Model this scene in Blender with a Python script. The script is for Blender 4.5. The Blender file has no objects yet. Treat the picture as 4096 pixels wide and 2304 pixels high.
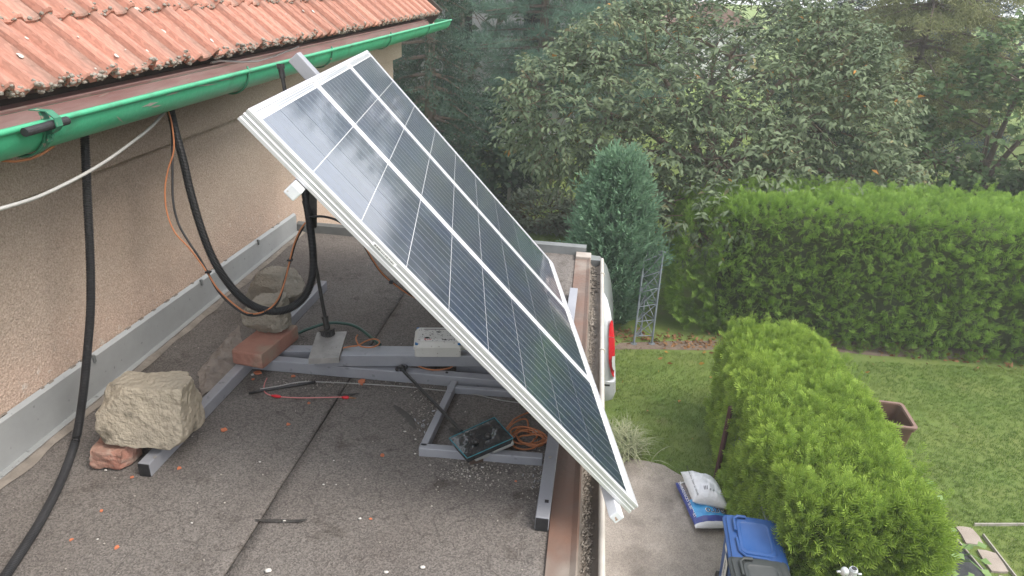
import bpy, bmesh, math, random
import numpy as np
from mathutils import Vector, Matrix, noise
random.seed(7); RNG=np.random.default_rng(11)
R=math.radians
scene=bpy.context.scene
COL=scene.collection
# ------------------------------------------------------------------ camera
F_PX=2720.0; CX,CY=2048.0,1152.0; CAM_H=1.52; G=-4.2          # roof deck is z=0, lawn is z=G
def _basis():
    y=np.array([2409-CX,-(-72-CY),F_PX]); y/=np.linalg.norm(y)
    r=R(2.7); a=np.array([math.sin(r),math.cos(r)]); k=-(a@y[:2])/y[2]
    z=np.array([a[0],a[1],k]); z/=np.linalg.norm(z)
    x=np.cross(y,z); x=-x if x[0]<0 else x
    return np.array([x,y,z])
B=_basis(); EYE=np.array([0,0,CAM_H])
cam_d=bpy.data.cameras.new('camera'); cam=bpy.data.objects.new('camera',cam_d); COL.objects.link(cam)
cam_d.sensor_width=36; cam_d.lens=36*F_PX/4096; cam_d.clip_start=.05; cam_d.clip_end=2000
mw=Matrix(((B[0,0],B[0,1],-B[0,2],0),(B[1,0],B[1,1],-B[1,2],0),(B[2,0],B[2,1],-B[2,2],CAM_H),(0,0,0,1)))
cam.matrix_world=mw; scene.camera=cam
# ------------------------------------------------------------------ sky, sun, exposure
SUN_EL,SUN_AZ=54,108            # azimuth clockwise from +Y
w=bpy.data.worlds.new('World'); scene.world=w; w.use_nodes=True
nt=w.node_tree; bg=nt.nodes['Background']
sky=nt.nodes.new('ShaderNodeTexSky'); sky.sky_type='NISHITA'; sky.sun_disc=False
sky.sun_elevation=R(SUN_EL); sky.sun_rotation=R(SUN_AZ); sky.air_density=1.0; sky.dust_density=6.0; sky.ozone_density=1.0
veil=nt.nodes.new('ShaderNodeMixRGB'); veil.inputs[0].default_value=.62; veil.inputs[2].default_value=(8.6,8.9,9.3,1)
nt.links.new(sky.outputs[0],veil.inputs[1]); nt.links.new(veil.outputs[0],bg.inputs[0]); bg.inputs[1].default_value=.15
sun_d=bpy.data.lights.new('sun','SUN'); sun_d.energy=1.5; sun_d.angle=R(24); sun_d.color=(1,.95,.88)
sun=bpy.data.objects.new('sun',sun_d); COL.objects.link(sun)
_sd=Vector((math.sin(R(SUN_AZ))*math.cos(R(SUN_EL)),math.cos(R(SUN_AZ))*math.cos(R(SUN_EL)),math.sin(R(SUN_EL))))
sun.rotation_euler=_sd.to_track_quat('Z','Y').to_euler(); sun.location=_sd*40
vs=scene.view_settings; vs.view_transform='Standard'; vs.look='None'; vs.gamma=1; vs.use_curve_mapping=False; vs.exposure=.90
scene.render.engine='CYCLES'; scene.cycles.use_denoising=True
try: scene.cycles.denoiser='OPENIMAGEDENOISE'
except Exception: pass
scene.cycles.max_bounces=6; scene.cycles.diffuse_bounces=3; scene.cycles.glossy_bounces=3; scene.cycles.transmission_bounces=4
scene.cycles.volume_bounces=1; scene.cycles.caustics_reflective=False; scene.cycles.caustics_refractive=False
# ------------------------------------------------------------------ pixel (4096x2304) -> place
def ray(px,py): return B@np.array([px-CX,-(py-CY),F_PX])
def RZ(px,py,z=0.): r=ray(px,py); return EYE+r*((z-CAM_H)/r[2])
def RX(px,py,x): r=ray(px,py); return EYE+r*(x/r[0])
def RY(px,py,y): r=ray(px,py); return EYE+r*(y/r[1])
def RD(px,py,d): return EYE+ray(px,py)*(d/F_PX)
def dep(P): return float((np.asarray(P)-EYE)@B[:,2])
# ------------------------------------------------------------------ materials
def _n(nt,t,**k):
    n=nt.nodes.new(t)
    for a,b in k.items(): setattr(n,a,b)
    return n
def mat(name,c1,c2=None,scale=8,rough=.7,metal=0,bump=0,bscale=None,spec=.3,c3=None,s3=60,t3=.62,w3=.06,detail=5,rnd=0,coat=0,dist=.02,bump2=0,bscale2=300,trans=0,mapscale=(1,1,1),grain=0,gscale=220):
    """noise mix of c1,c2; speckle c3; optional bump; rnd = per-object brightness variation"""
    m=bpy.data.materials.new(name); m.use_nodes=True; nt=m.node_tree; L=nt.links.new
    p=nt.nodes['Principled BSDF']; p.inputs['Roughness'].default_value=rough; p.inputs['Metallic'].default_value=metal
    p.inputs['Specular IOR Level'].default_value=spec
    if coat: p.inputs['Coat Weight'].default_value=coat; p.inputs['Coat Roughness'].default_value=.04
    tc=_n(nt,'ShaderNodeTexCoord'); mp=_n(nt,'ShaderNodeMapping'); mp.inputs['Scale'].default_value=mapscale
    L(tc.outputs['Object'],mp.inputs[0])
    rgb=_n(nt,'ShaderNodeRGB'); rgb.outputs[0].default_value=(*c1,1); out=rgb.outputs[0]
    if c2:
        no=_n(nt,'ShaderNodeTexNoise'); no.inputs['Scale'].default_value=scale; no.inputs['Detail'].default_value=detail; no.inputs['Roughness'].default_value=.65
        L(mp.outputs[0],no.inputs['Vector'])
        cr=_n(nt,'ShaderNodeValToRGB'); cr.color_ramp.elements[0].position=.35; cr.color_ramp.elements[1].position=.66
        L(no.outputs['Fac'],cr.inputs[0])
        mx=_n(nt,'ShaderNodeMixRGB'); L(cr.outputs[0],mx.inputs[0]); L(out,mx.inputs[1]); mx.inputs[2].default_value=(*c2,1); out=mx.outputs[0]
    if c3:
        n3=_n(nt,'ShaderNodeTexNoise'); n3.inputs['Scale'].default_value=s3; n3.inputs['Detail'].default_value=3
        L(mp.outputs[0],n3.inputs['Vector'])
        c=_n(nt,'ShaderNodeValToRGB'); c.color_ramp.elements[0].position=t3; c.color_ramp.elements[1].position=min(1,t3+w3)
        L(n3.outputs['Fac'],c.inputs[0])
        mx=_n(nt,'ShaderNodeMixRGB'); L(c.outputs[0],mx.inputs[0]); L(out,mx.inputs[1]); mx.inputs[2].default_value=(*c3,1); out=mx.outputs[0]
    if grain:
        vo=_n(nt,'ShaderNodeTexVoronoi'); vo.inputs['Scale'].default_value=gscale; L(mp.outputs[0],vo.inputs['Vector']); se=_n(nt,'ShaderNodeSeparateColor'); L(vo.outputs['Color'],se.inputs[0])
        g1=_n(nt,'ShaderNodeMapRange'); g1.inputs[3].default_value=1-grain; g1.inputs[4].default_value=1+grain; L(se.outputs[0],g1.inputs[0]); hv=_n(nt,'ShaderNodeHueSaturation'); L(g1.outputs[0],hv.inputs['Value']); L(out,hv.inputs['Color']); out=hv.outputs[0]
    if rnd:
        oi=_n(nt,'ShaderNodeObjectInfo'); mr=_n(nt,'ShaderNodeMapRange'); mr.inputs[3].default_value=1-rnd; mr.inputs[4].default_value=1+rnd
        L(oi.outputs['Random'],mr.inputs[0]); hs=_n(nt,'ShaderNodeHueSaturation'); L(mr.outputs[0],hs.inputs['Value']); L(out,hs.inputs['Color']); out=hs.outputs[0]
    L(out,p.inputs['Base Color'])
    last=None
    for b,s in ((bump,bscale or scale*4),(bump2,bscale2)):
        if b:
            nb=_n(nt,'ShaderNodeTexNoise'); nb.inputs['Scale'].default_value=s; nb.inputs['Detail'].default_value=4
            L(mp.outputs[0],nb.inputs['Vector'])
            bp=_n(nt,'ShaderNodeBump'); bp.inputs['Strength'].default_value=b; bp.inputs['Distance'].default_value=dist
            L(nb.outputs['Fac'],bp.inputs['Height'])
            if last: L(last,bp.inputs['Normal'])
            last=bp.outputs[0]
    if last: L(last,p.inputs['Normal'])
    return m
def leafmat(name,ca,cb,cc=None,ratio=.97,trans=.35,rough=.62,tip=None,spec=.12):
    """leaf: colour between ca and cb by the per-leaf value, a few leaves cc; light passes through"""
    m=bpy.data.materials.new(name); m.use_nodes=True; nt=m.node_tree; L=nt.links.new
    p=nt.nodes['Principled BSDF']; p.inputs['Roughness'].default_value=rough; p.inputs['Specular IOR Level'].default_value=spec
    at=_n(nt,'ShaderNodeAttribute'); at.attribute_name='var'
    cr=_n(nt,'ShaderNodeValToRGB'); e=cr.color_ramp.elements; e[0].color=(*ca,1); e[1].color=(*cb,1); e[1].position=ratio-.02
    if cc:
        e2=e.new(ratio); e2.color=(*cc,1)
    L(at.outputs['Fac'],cr.inputs[0]); col=cr.outputs[0]
    if tip:
        a2=_n(nt,'ShaderNodeAttribute'); a2.attribute_name='tip'; mx=_n(nt,'ShaderNodeMixRGB'); L(a2.outputs['Fac'],mx.inputs[0]); L(col,mx.inputs[1]); mx.inputs[2].default_value=(*tip,1); col=mx.outputs[0]
    L(col,p.inputs['Base Color'])
    tr=_n(nt,'ShaderNodeBsdfTranslucent'); L(col,tr.inputs['Color']); ms=_n(nt,'ShaderNodeMixShader'); ms.inputs[0].default_value=trans
    L(p.outputs[0],ms.inputs[1]); L(tr.outputs[0],ms.inputs[2]); L(ms.outputs[0],nt.nodes['Material Output'].inputs[0])
    return m
# ------------------------------------------------------------------ object helpers
ORG={}
def tag(o,label=None,cat=None,group=None,kind=None):
    if label: o['label']=label
    if cat: o['category']=cat
    if group: o['group']=group
    if kind: o['kind']=kind
    return o
def thing(name,loc,label,cat,group=None):
    o=bpy.data.objects.new(name,None); COL.objects.link(o); o.location=Vector([float(c) for c in loc]); o.empty_display_size=.1
    ORG[o]=np.array(o.location); return tag(o,label,cat,group)
def link(name,me,parent=None,loc=None):
    o=bpy.data.objects.new(name,me); COL.objects.link(o)
    if parent is not None: o.parent=parent
    if loc is not None: o.location=Vector([float(c) for c in loc])
    return o
class MB:
    """collects shapes in world coordinates; build() makes one mesh object"""
    def __init__(s): s.v=[]; s.f=[]; s.m=[]; s.mi=0
    def add(s,vs,fs):
        k=len(s.v); s.v.extend([tuple(float(c) for c in p) for p in vs]); s.f.extend([tuple(i+k for i in f) for f in fs]); s.m.extend([s.mi]*len(fs)); return s
    def box(s,c,size,M=None,bev=0):
        sx,sy,sz=[d/2 for d in size]; c=np.asarray(c,float)
        if bev<=0:
            vs=[(x,y,z) for x in (-sx,sx) for y in (-sy,sy) for z in (-sz,sz)]
            fs=[(0,1,3,2),(4,6,7,5),(0,4,5,1),(2,3,7,6),(0,2,6,4),(1,5,7,3)]
        else:
            bm=bmesh.new(); bmesh.ops.create_cube(bm,size=1)
            for q in bm.verts: q.co=Vector((q.co.x*2*sx,q.co.y*2*sy,q.co.z*2*sz))
            bmesh.ops.bevel(bm,geom=bm.edges[:],offset=bev,segments=2,affect='EDGES',profile=.5)
            bm.verts.index_update(); vs=[tuple(q.co) for q in bm.verts]; fs=[tuple(q.index for q in f.verts) for f in bm.faces]; bm.free()
        vs=np.array(vs)
        if M is not None: vs=vs@np.array(M).T
        return s.add(vs+c,fs)
    def beam(s,a,b,wd,ht,up=(0,0,1),bev=0,roll=0):
        """box from a to b (centre line), width wd across, height ht along up"""
        a=np.asarray(a,float); b=np.asarray(b,float); d=b-a; L=np.linalg.norm(d); d/=L
        side=np.cross(d,np.asarray(up,float)); side/=np.linalg.norm(side); u2=np.cross(side,d)
        return s.box((a+b)/2,(L,wd,ht),np.array([d,side,u2]).T,bev)
    def tube(s,pts,r,n=8,caps=True,radii=None):
        P=[np.asarray(p,float) for p in pts]; k=len(P); T=[]
        for i in range(k):
            t=P[min(i+1,k-1)]-P[max(i-1,0)]; T.append(t/(np.linalg.norm(t)+1e-12))
        ref=np.array([0,0,1.]) if abs(T[0][2])<.9 else np.array([1.,0,0])
        a=np.cross(T[0],ref); a/=np.linalg.norm(a); vs=[]
        for i in range(k):
            a=a-T[i]*(a@T[i]); a/=np.linalg.norm(a); b=np.cross(T[i],a); rr=radii[i] if radii is not None else r
            for j in range(n):
                th=2*math.pi*j/n; vs.append(P[i]+rr*(math.cos(th)*a+math.sin(th)*b))
        fs=[(i*n+j,i*n+(j+1)%n,(i+1)*n+(j+1)%n,(i+1)*n+j) for i in range(k-1) for j in range(n)]
        if caps: fs+= [tuple(range(n-1,-1,-1)),tuple((k-1)*n+j for j in range(n))]
        return s.add(vs,fs)
    def loft(s,rings,closed=True,caps=True):
        n=len(rings[0]); vs=[p for r in rings for p in r]; fs=[]
        for i in range(len(rings)-1):
            for j in range(n if closed else n-1): fs.append((i*n+j,i*n+(j+1)%n,(i+1)*n+(j+1)%n,(i+1)*n+j))
        if caps and closed: fs+=[tuple(range(n-1,-1,-1)),tuple((len(rings)-1)*n+j for j in range(n))]
        return s.add(vs,fs)
    def prism(s,poly,axis,a,b):
        """poly 2D in the plane across axis ('x': (y,z), 'y': (x,z), 'z': (x,y)) from a to b"""
        mk={'x':lambda p,t:(t,p[0],p[1]),'y':lambda p,t:(p[0],t,p[1]),'z':lambda p,t:(p[0],p[1],t)}[axis]
        return s.loft([[mk(p,a) for p in poly],[mk(p,b) for p in poly]])
    def build(s,name,mats,parent=None,smooth=False,base=None,auto=None):
        me=bpy.data.meshes.new(name); v=np.array(s.v,float)
        if parent is not None: o_=ORG.get(parent,np.zeros(3)); loc=None
        else:
            o_=np.array([(v[:,0].min()+v[:,0].max())/2,(v[:,1].min()+v[:,1].max())/2,v[:,2].min()]) if base is None else np.asarray(base,float); loc=o_
        me.from_pydata([tuple(p) for p in v-o_],[],s.f)
        for m_ in (mats if isinstance(mats,(list,tuple)) else [mats]): me.materials.append(m_)
        if len(set(s.m))>1: me.polygons.foreach_set('material_index',s.m)
        bm=bmesh.new(); bm.from_mesh(me); bmesh.ops.recalc_face_normals(bm,faces=bm.faces); bm.to_mesh(me); bm.free()
        if smooth: me.polygons.foreach_set('use_smooth',[True]*len(me.polygons))
        if auto:
            me.set_sharp_from_angle(angle=R(auto)) if hasattr(me,'set_sharp_from_angle') else None
        me.update()
        o=link(name,me,parent,loc); ORG[o]=o_; return o
def copytree(o,parent=None):
    c=o.copy(); COL.objects.link(c); c.parent=parent
    for ch in list(o.children): copytree(ch,c)
    return c
def spline(pts,n=8):
    P=[np.asarray(p,float) for p in pts]; P=[2*P[0]-P[1]]+P+[2*P[-1]-P[-2]]; out=[]
    for i in range(1,len(P)-2):
        for k in range(n):
            t=k/n; a,b,c,d=P[i-1],P[i],P[i+1],P[i+2]
            out.append(.5*((2*b)+(-a+c)*t+(2*a-5*b+4*c-d)*t*t+(-a+3*b-3*c+d)*t**3))
    out.append(P[-2]); return out
def resample(pts,step):
    P=np.array(pts); d=np.r_[0,np.cumsum(np.linalg.norm(np.diff(P,axis=0),axis=1))]; n=max(2,int(d[-1]/step)); t=np.linspace(0,d[-1],n)
    return np.stack([np.interp(t,d,P[:,i]) for i in range(3)],1)
def rawmesh(name,V,Fc,mt,attrs=None,smooth=False):
    me=bpy.data.meshes.new(name); V=np.asarray(V,np.float32); Fc=np.asarray(Fc,np.int32); nf,k=Fc.shape
    me.vertices.add(len(V)); me.vertices.foreach_set('co',V.ravel()); me.loops.add(nf*k); me.loops.foreach_set('vertex_index',Fc.ravel())
    me.polygons.add(nf); me.polygons.foreach_set('loop_start',np.arange(0,nf*k,k,dtype=np.int32)); me.polygons.foreach_set('loop_total',np.full(nf,k,np.int32))
    if smooth: me.polygons.foreach_set('use_smooth',[True]*nf)
    for a,val in (attrs or {}).items():
        at=me.attributes.new(a,'FLOAT','POINT'); at.data.foreach_set('value',np.asarray(val,np.float32))
    me.materials.append(mt); me.update(calc_edges=True); me.validate(); return me
def frames(g,roll=None):
    """rotation matrices whose third column is g (growth), random roll"""
    g=np.asarray(g,float); g=g/np.linalg.norm(g,axis=1,keepdims=True); N=len(g)
    ref=np.where(np.abs(g[:,2:3])<.95,np.array([[0,0,1.]]),np.array([[1.,0,0]])); a=np.cross(ref,g); a/=np.linalg.norm(a,axis=1,keepdims=True); b=np.cross(g,a)
    if roll is None: roll=RNG.uniform(0,2*np.pi,N)
    c,s_=np.cos(roll)[:,None],np.sin(roll)[:,None]; x=c*a+s_*b; y=-s_*a+c*b
    return np.stack([x,y,g],2)
def scatter(name,tv,tf,pos,Rm,sc,mt,parent=None,var=None,tip=None,label=None,base=None):
    tv=np.asarray(tv,float); N=len(pos); k=len(tv); pos=np.asarray(pos,float)
    V=np.einsum('nij,nkj->nki',Rm,tv[None]*np.asarray(sc).reshape(N,1,1))+pos[:,None]
    Fc=(np.asarray(tf)[None]+(np.arange(N)*k)[:,None,None]).reshape(-1,len(tf[0]))
    o_=ORG[parent] if parent is not None else (np.zeros(3) if base is None else np.asarray(base,float))
    at={'var':np.repeat(RNG.random(N) if var is None else var,k)}
    if tip is not None: at['tip']=np.tile(tip,N)
    o=link(name,rawmesh(name,(V-o_).reshape(-1,3),Fc,mt,at),parent,None if parent is not None else o_); ORG[o]=o_; return o
def text_mesh(txt,size,font_scale=1):
    cu=bpy.data.curves.new('t','FONT'); cu.body=txt; cu.size=size; cu.align_x='CENTER'; cu.align_y='CENTER'; cu.extrude=.0002; cu.resolution_u=2
    o=bpy.data.objects.new('t',cu); COL.objects.link(o); bpy.context.view_layer.update()
    me=bpy.data.meshes.new_from_object(o.evaluated_get(bpy.context.evaluated_depsgraph_get())); bpy.data.objects.remove(o); return me
def text(name,txt,size,M,mt,parent):
    """flat print: M is a world 4x4 (x = reading direction, z = away from the surface)"""
    me=text_mesh(txt,size); me.materials.clear(); me.materials.append(mt); o_=ORG[parent]
    me.transform(Matrix.Translation(Vector(-o_))@M); o=link(name,me,parent); ORG[o]=o_; return o
def mat4(o,x,y,z=None):
    x=Vector(x).normalized(); y=Vector(y); y=(y-x*x.dot(y)).normalized(); z=x.cross(y)
    return Matrix(((x[0],y[0],z[0],o[0]),(x[1],y[1],z[1],o[1]),(x[2],y[2],z[2],o[2]),(0,0,0,1)))
# ================================================================== the setting
m_lawn=mat('lawn_soil_grass',(.12,.19,.038),(.175,.22,.058),1.1,.9,bump=.7,bscale=60,c3=(.20,.165,.085),s3=1.7,t3=.66,w3=.16,dist=.03,bump2=.6,bscale2=260)
m_soil=mat('garden_soil',(.13,.098,.075),(.19,.145,.11),6,.95,bump=.8,bscale=40,c3=(.09,.06,.04),s3=30)
m_conc=mat('path_concrete',(.215,.187,.16),(.30,.265,.23),1.9,.88,bump=.4,bscale=90,c3=(.15,.13,.112),s3=2.6,t3=.52,w3=.22,dist=.008,grain=.22,gscale=110)
def sheet(name,poly,z,mt,th=0):
    b=MB()
    if th: b.prism(poly,'z',z-th,z)
    else: b.add([(x,y,z) for x,y in poly],[tuple(range(len(poly)))])
    return b.build(name,mt,None,base=(0,0,z))
lawn=sheet('lawn',[(-300,-300),(300,-300),(300,300),(-300,300)],G,m_lawn); tag(lawn,kind='structure')
pg=lambda px,py:tuple(RZ(px,py,G)[:2])
far=[pg(2380,1800),pg(2500,1835),pg(2590,1852),pg(2653,1867),pg(2690,1890),pg(2730,1912),pg(2800,1952)]
path=sheet('concrete_path',[(-.1,-2),(2.45,-2),(2.45,6.2),pg(2870,1985)]+far[::-1]+[(-.1,7.4)],G+.03,m_conc,.08); tag(path,kind='structure')
soil=sheet('soil_bed',[pg(2440,1400),pg(2480,1372),pg(2700,1365),pg(3100,1360),pg(3600,1370),pg(4300,1395),pg(4300,1442),pg(3900,1440),pg(3500,1424),pg(3300,1402),pg(3000,1394),pg(2800,1402),pg(2600,1398)],G+.006,m_soil); tag(soil,kind='structure')
soil2=sheet('soil_bed',[pg(1900,905),pg(2280,890),pg(2330,905),pg(2300,928),pg(1900,940)],G+.006,m_soil); tag(soil2,kind='structure')
# ------------------------------------------------------------------ garage
def felt_material():
    m=bpy.data.materials.new('mineral_felt'); m.use_nodes=True; nt=m.node_tree; L=nt.links.new; p=nt.nodes['Principled BSDF']
    p.inputs['Roughness'].default_value=.9; p.inputs['Specular IOR Level'].default_value=.2
    tc=_n(nt,'ShaderNodeTexCoord')
    def nz(s,d=4,r=.6):
        q=_n(nt,'ShaderNodeTexNoise'); q.inputs['Scale'].default_value=s; q.inputs['Detail'].default_value=d; q.inputs['Roughness'].default_value=r; L(tc.outputs['Object'],q.inputs['Vector']); return q.outputs['Fac']
    def ramp(f,a,b,ca,cb):
        q=_n(nt,'ShaderNodeValToRGB'); q.color_ramp.elements[0].position=a; q.color_ramp.elements[1].position=b; q.color_ramp.elements[0].color=(*ca,1); q.color_ramp.elements[1].color=(*cb,1); L(f,q.inputs[0]); return q.outputs[0]
    def mul(a,b,f=1,t='MULTIPLY'):
        q=_n(nt,'ShaderNodeMixRGB',blend_type=t); q.inputs[0].default_value=f; L(a,q.inputs[1]); L(b,q.inputs[2]); return q.outputs[0]
    base=ramp(nz(1.6),.3,.7,(.124,.111,.103),(.162,.149,.139))
    gr=_n(nt,'ShaderNodeTexVoronoi'); gr.inputs['Scale'].default_value=250; L(tc.outputs['Object'],gr.inputs['Vector'])
    sep=_n(nt,'ShaderNodeSeparateColor'); L(gr.outputs['Color'],sep.inputs[0])
    col=mul(base,ramp(sep.outputs[0],.05,.95,(.68,.67,.66),(1.34,1.33,1.31)))
    st=ramp(nz(5,6,.7),.56,.68,(1,1,1),(.62,.60,.58)); col=mul(col,st)
    st2=ramp(nz(.9,3),.58,.64,(1,1,1),(.72,.72,.71)); col=mul(col,st2)
    wn=_n(nt,'ShaderNodeTexVoronoi',feature='DISTANCE_TO_EDGE'); wn.inputs['Scale'].default_value=2.2
    wv=_n(nt,'ShaderNodeTexNoise'); wv.inputs['Scale'].default_value=6; L(tc.outputs['Object'],wv.inputs['Vector'])
    ad=_n(nt,'ShaderNodeMixRGB',blend_type='ADD'); ad.inputs[0].default_value=.35; L(tc.outputs['Object'],ad.inputs[1]); L(wv.outputs['Color'],ad.inputs[2]); L(ad.outputs[0],wn.inputs['Vector'])
    crk=ramp(wn.outputs['Distance'],.002,.008,(.5,.5,.5),(1,1,1)); col=mul(col,crk,.55)
    L(col,p.inputs['Base Color'])
    bp=_n(nt,'ShaderNodeBump'); bp.inputs['Strength'].default_value=.55; bp.inputs['Distance'].default_value=.004; L(gr.outputs['Distance'],bp.inputs['Height'])
    b2=_n(nt,'ShaderNodeBump'); b2.inputs['Strength'].default_value=.5; b2.inputs['Distance'].default_value=.02; L(nz(14,5),b2.inputs['Height']); L(bp.outputs[0],b2.inputs['Normal']); L(b2.outputs[0],p.inputs['Normal'])
    return m
m_felt=felt_material()
m_bit=mat('bitumen',(.035,.033,.032),(.06,.056,.052),30,.8,bump=.5)
m_gwall=mat('garage_plaster',(.42,.38,.33),(.34,.30,.26),3,.9,bump=.5,bscale=80)
m_zinc=mat('zinc_sheet',(.30,.31,.31),(.36,.37,.37),4,.5,.25,spec=.4,c3=(.2,.2,.2),s3=40,t3=.68)
m_zincdk=mat('dark_zinc_sheet',(.16,.17,.17),(.22,.23,.23),5,.5,.3)
m_rust=mat('rusted_edge_trim',(.16,.130,.112),(.19,.108,.078),2.4,.75,.1,bump=.15,bscale=60,c3=(.25,.215,.185),s3=3.1,t3=.6,w3=.12)
m_gut=mat('cream_gutter_paint',(.47,.44,.40),(.38,.35,.31),9,.5,spec=.4)
m_grime=mat('gutter_grime',(.24,.21,.18),(.16,.14,.12),9,.9,bump=.4)
m_grit=mat('grit',(.17,.145,.12),(.34,.31,.27),60,.95,rnd=.2)
garage=thing('garage',(-.85,1,G),'flat roofed garage with grey mineral felt beside the tiled house','garage')
Y0,Y1=-2.2,3.9
MB().box((-.895,(Y0+Y1)/2,(G-.05)/2-.02),(1.785,Y1-Y0,-G-.06)).build('wall',m_gwall,garage)
MB().box((-.88,(Y0+Y1)/2,-.034),(1.80,Y1-Y0,.05)).build('roof_deck',m_bit,garage)
def felt(x0,x1,z,name='felt_sheet',seed=0,wl=.0,wr=.0):
    ys=np.arange(Y0,Y1+.001,.05); xs=np.linspace(0,1,22); V=[]
    for y in ys:
        a=x0+wl*(noise.noise(Vector((y*2.3,seed,0)))); b=x1+wr*(noise.noise(Vector((y*2.3,seed+9,0))))
        for t in xs:
            x=a+(b-a)*t; V.append((x,y,z+.004*noise.noise(Vector((x*3,y*3,seed)))+.0025*noise.noise(Vector((x*11,y*11,seed)))))
    n=len(xs); q=MB(); q.add(V,[(i*n+j,i*n+j+1,(i+1)*n+j+1,(i+1)*n+j) for i in range(len(ys)-1) for j in range(n-1)])
    k=len(q.v)  # turned-down lap edges
    for col in (0,n-1):
        E=[(i*n+col) for i in range(len(ys))]; low=[(q.v[e][0],q.v[e][1],-.012) for e in E]; kk=len(q.v); q.v.extend(low)
        for i in range(len(E)-1): q.f.append((E[i],E[i+1],kk+i+1,kk+i)); q.m.append(0)
    o=q.build(name,m_felt,garage,smooth=True); return o
felt(-1.775,-.884,.0,seed=1,wr=.006); felt(-.877,-.012,.0015,seed=5,wl=.006)
# torn bitumen streaks
def blot(cx,cy,poly,z=.006,name='tar_streak'):
    q=MB(); n=len(poly); vs=[(x,y,z) for x,y in poly]; c=(cx,cy,z+.001); q.add(vs+[c],[(i,(i+1)%n,n) for i in range(n)]); return q.build(name,m_bit,garage)
def streak(pts,wd,name='tar_streak',z=.007):
    top=[];bot=[]
    for i,(px,py) in enumerate(pts):
        P=RZ(px,py,z); w_=wd*(.55+.5*random.random())*(0.35 if i in (0,len(pts)-1) else 1); top.append((P[0],P[1]+w_)); bot.append((P[0],P[1]-w_))
    poly=top+bot[::-1]; c=np.mean(poly,0); q=MB(); n=len(pts); q.add([(x,y,z) for x,y in top]+[(x,y,z) for x,y in bot],[(i,i+1,n+i+1,n+i) for i in range(n-1)]); return q.build(name,m_bit,garage)
streak([(1020,2078),(1060,2082),(1110,2082),(1160,2084),(1200,2083),(1228,2078)],.008)
m_damp=mat('damp_oil_stain',(.055,.05,.046),(.08,.073,.066),12,.6)
_mb=m_bit; m_bit=m_damp; streak([(1588,1562),(1578,1590),(1570,1610)],.012,'oil_stain'); streak([(1575,1622),(1598,1640),(1625,1660),(1650,1690),(1662,1712)],.026,'oil_stain',.0065); streak([(1795,1715),(1830,1725),(1860,1740)],.03,'oil_stain',.006); m_bit=_mb
streak([(1345,1578),(1380,1580),(1420,1576),(1440,1572)],.006)
# the edge trim, gutter and back upstand
q=MB(); q.loft([[(x,y,z) for x,z in ((-.014,.002),(-.012,.008),(.055,.012),(.072,.022),(.078,.010),(.078,-.05),(.073,-.05),(.073,0),(.0,-.002))] for y in np.linspace(Y0,3.80,40)]); q.build('edge_trim',m_rust,garage)
q=MB(); q.box((.034,3.835,.011),(.092,.08,.032),bev=.004); q.build('trim_corner',mat('pale_trim_metal',(.42,.38,.34),(.34,.29,.25),12,.6,.2),garage)
def halfpipe(cx,cz,r,y0,y1,n=10,th=.003,flat=1.):
    out=[(cx+r*math.cos(math.pi+math.pi*i/n),cz+flat*r*math.sin(math.pi+math.pi*i/n)) for i in range(n+1)]
    inn=[(cx+(r-th)*math.cos(math.pi+math.pi*i/n),cz+flat*(r-th)*math.sin(math.pi+math.pi*i/n)) for i in range(n,-1,-1)]
    return [[(x,y,z) for x,z in out+inn] for y in np.linspace(y0,y1,30)]
gut=MB().loft(halfpipe(.112,-.028,.036,Y0,3.9,flat=1.4)).build('gutter',m_grime,garage,smooth=True,auto=40)
MB().tube([(.149,y,-.022) for y in np.linspace(Y0,3.9,12)],.0105,10).build('gutter_bead',m_gut,gut,smooth=True,auto=50)
MB().prism([(.078,-.03),(.147,-.03),(.143,-.06),(.135,-.078),(.118,-.083),(.10,-.078),(.085,-.06)],'y',3.897,3.901).build('end_cap',m_zincdk,gut)
for px,py in ((2405,1128),(2405,1430),(2390,1990)):
    P=RX(px,py,.149); MB().tube([(.149+.0135*math.cos(a),P[1],-.022+.0135*math.sin(a)) for a in np.linspace(-2.4,2.6,14)],.0035,6).build('bracket',m_gut,gut,smooth=True)
q=MB()
for i in range(2600):
    y=random.uniform(.8,3.86); x=random.gauss(.100,.010)+.004*math.sin(y*9); z=-.075+.02*random.random()+max(0,.03*noise.noise(Vector((y*4,0,3)))); s_=random.uniform(.002,.0065)
    if x<.082 or x>.138: continue
    q.add([(x+s_,y,z),(x-s_*.6,y+s_,z),(x-s_*.6,y-s_,z),(x,y,z+s_),(x,y,z-s_)],[(0,1,3),(1,2,3),(2,0,3),(1,0,4),(2,1,4),(0,2,4)])
tag(q.build('gutter_debris',m_grit,garage),kind='stuff')
q=MB()
for i in range(26):
    y=random.uniform(3.45,3.85); x=random.uniform(.085,.13); a=random.uniform(0,6.3); l=random.uniform(.01,.03)
    q.tube([(x,y,-.055),(x+l*.5*math.cos(a),y+l*.5*math.sin(a),-.05),(x+l*math.cos(a+.5),y+l*math.sin(a+.5),-.052)],.0018,5)
tag(q.build('twig_litter',m_bit,garage),kind='stuff')
q=MB(); q.prism([(3.878,-.01),(3.884,.05),(3.90,.062),(3.915,.06),(3.915,-.2),(3.905,-.2),(3.905,.045),(3.892,.045)],'x',-1.776,.048); q.build('back_upstand',m_zincdk,garage)
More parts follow.
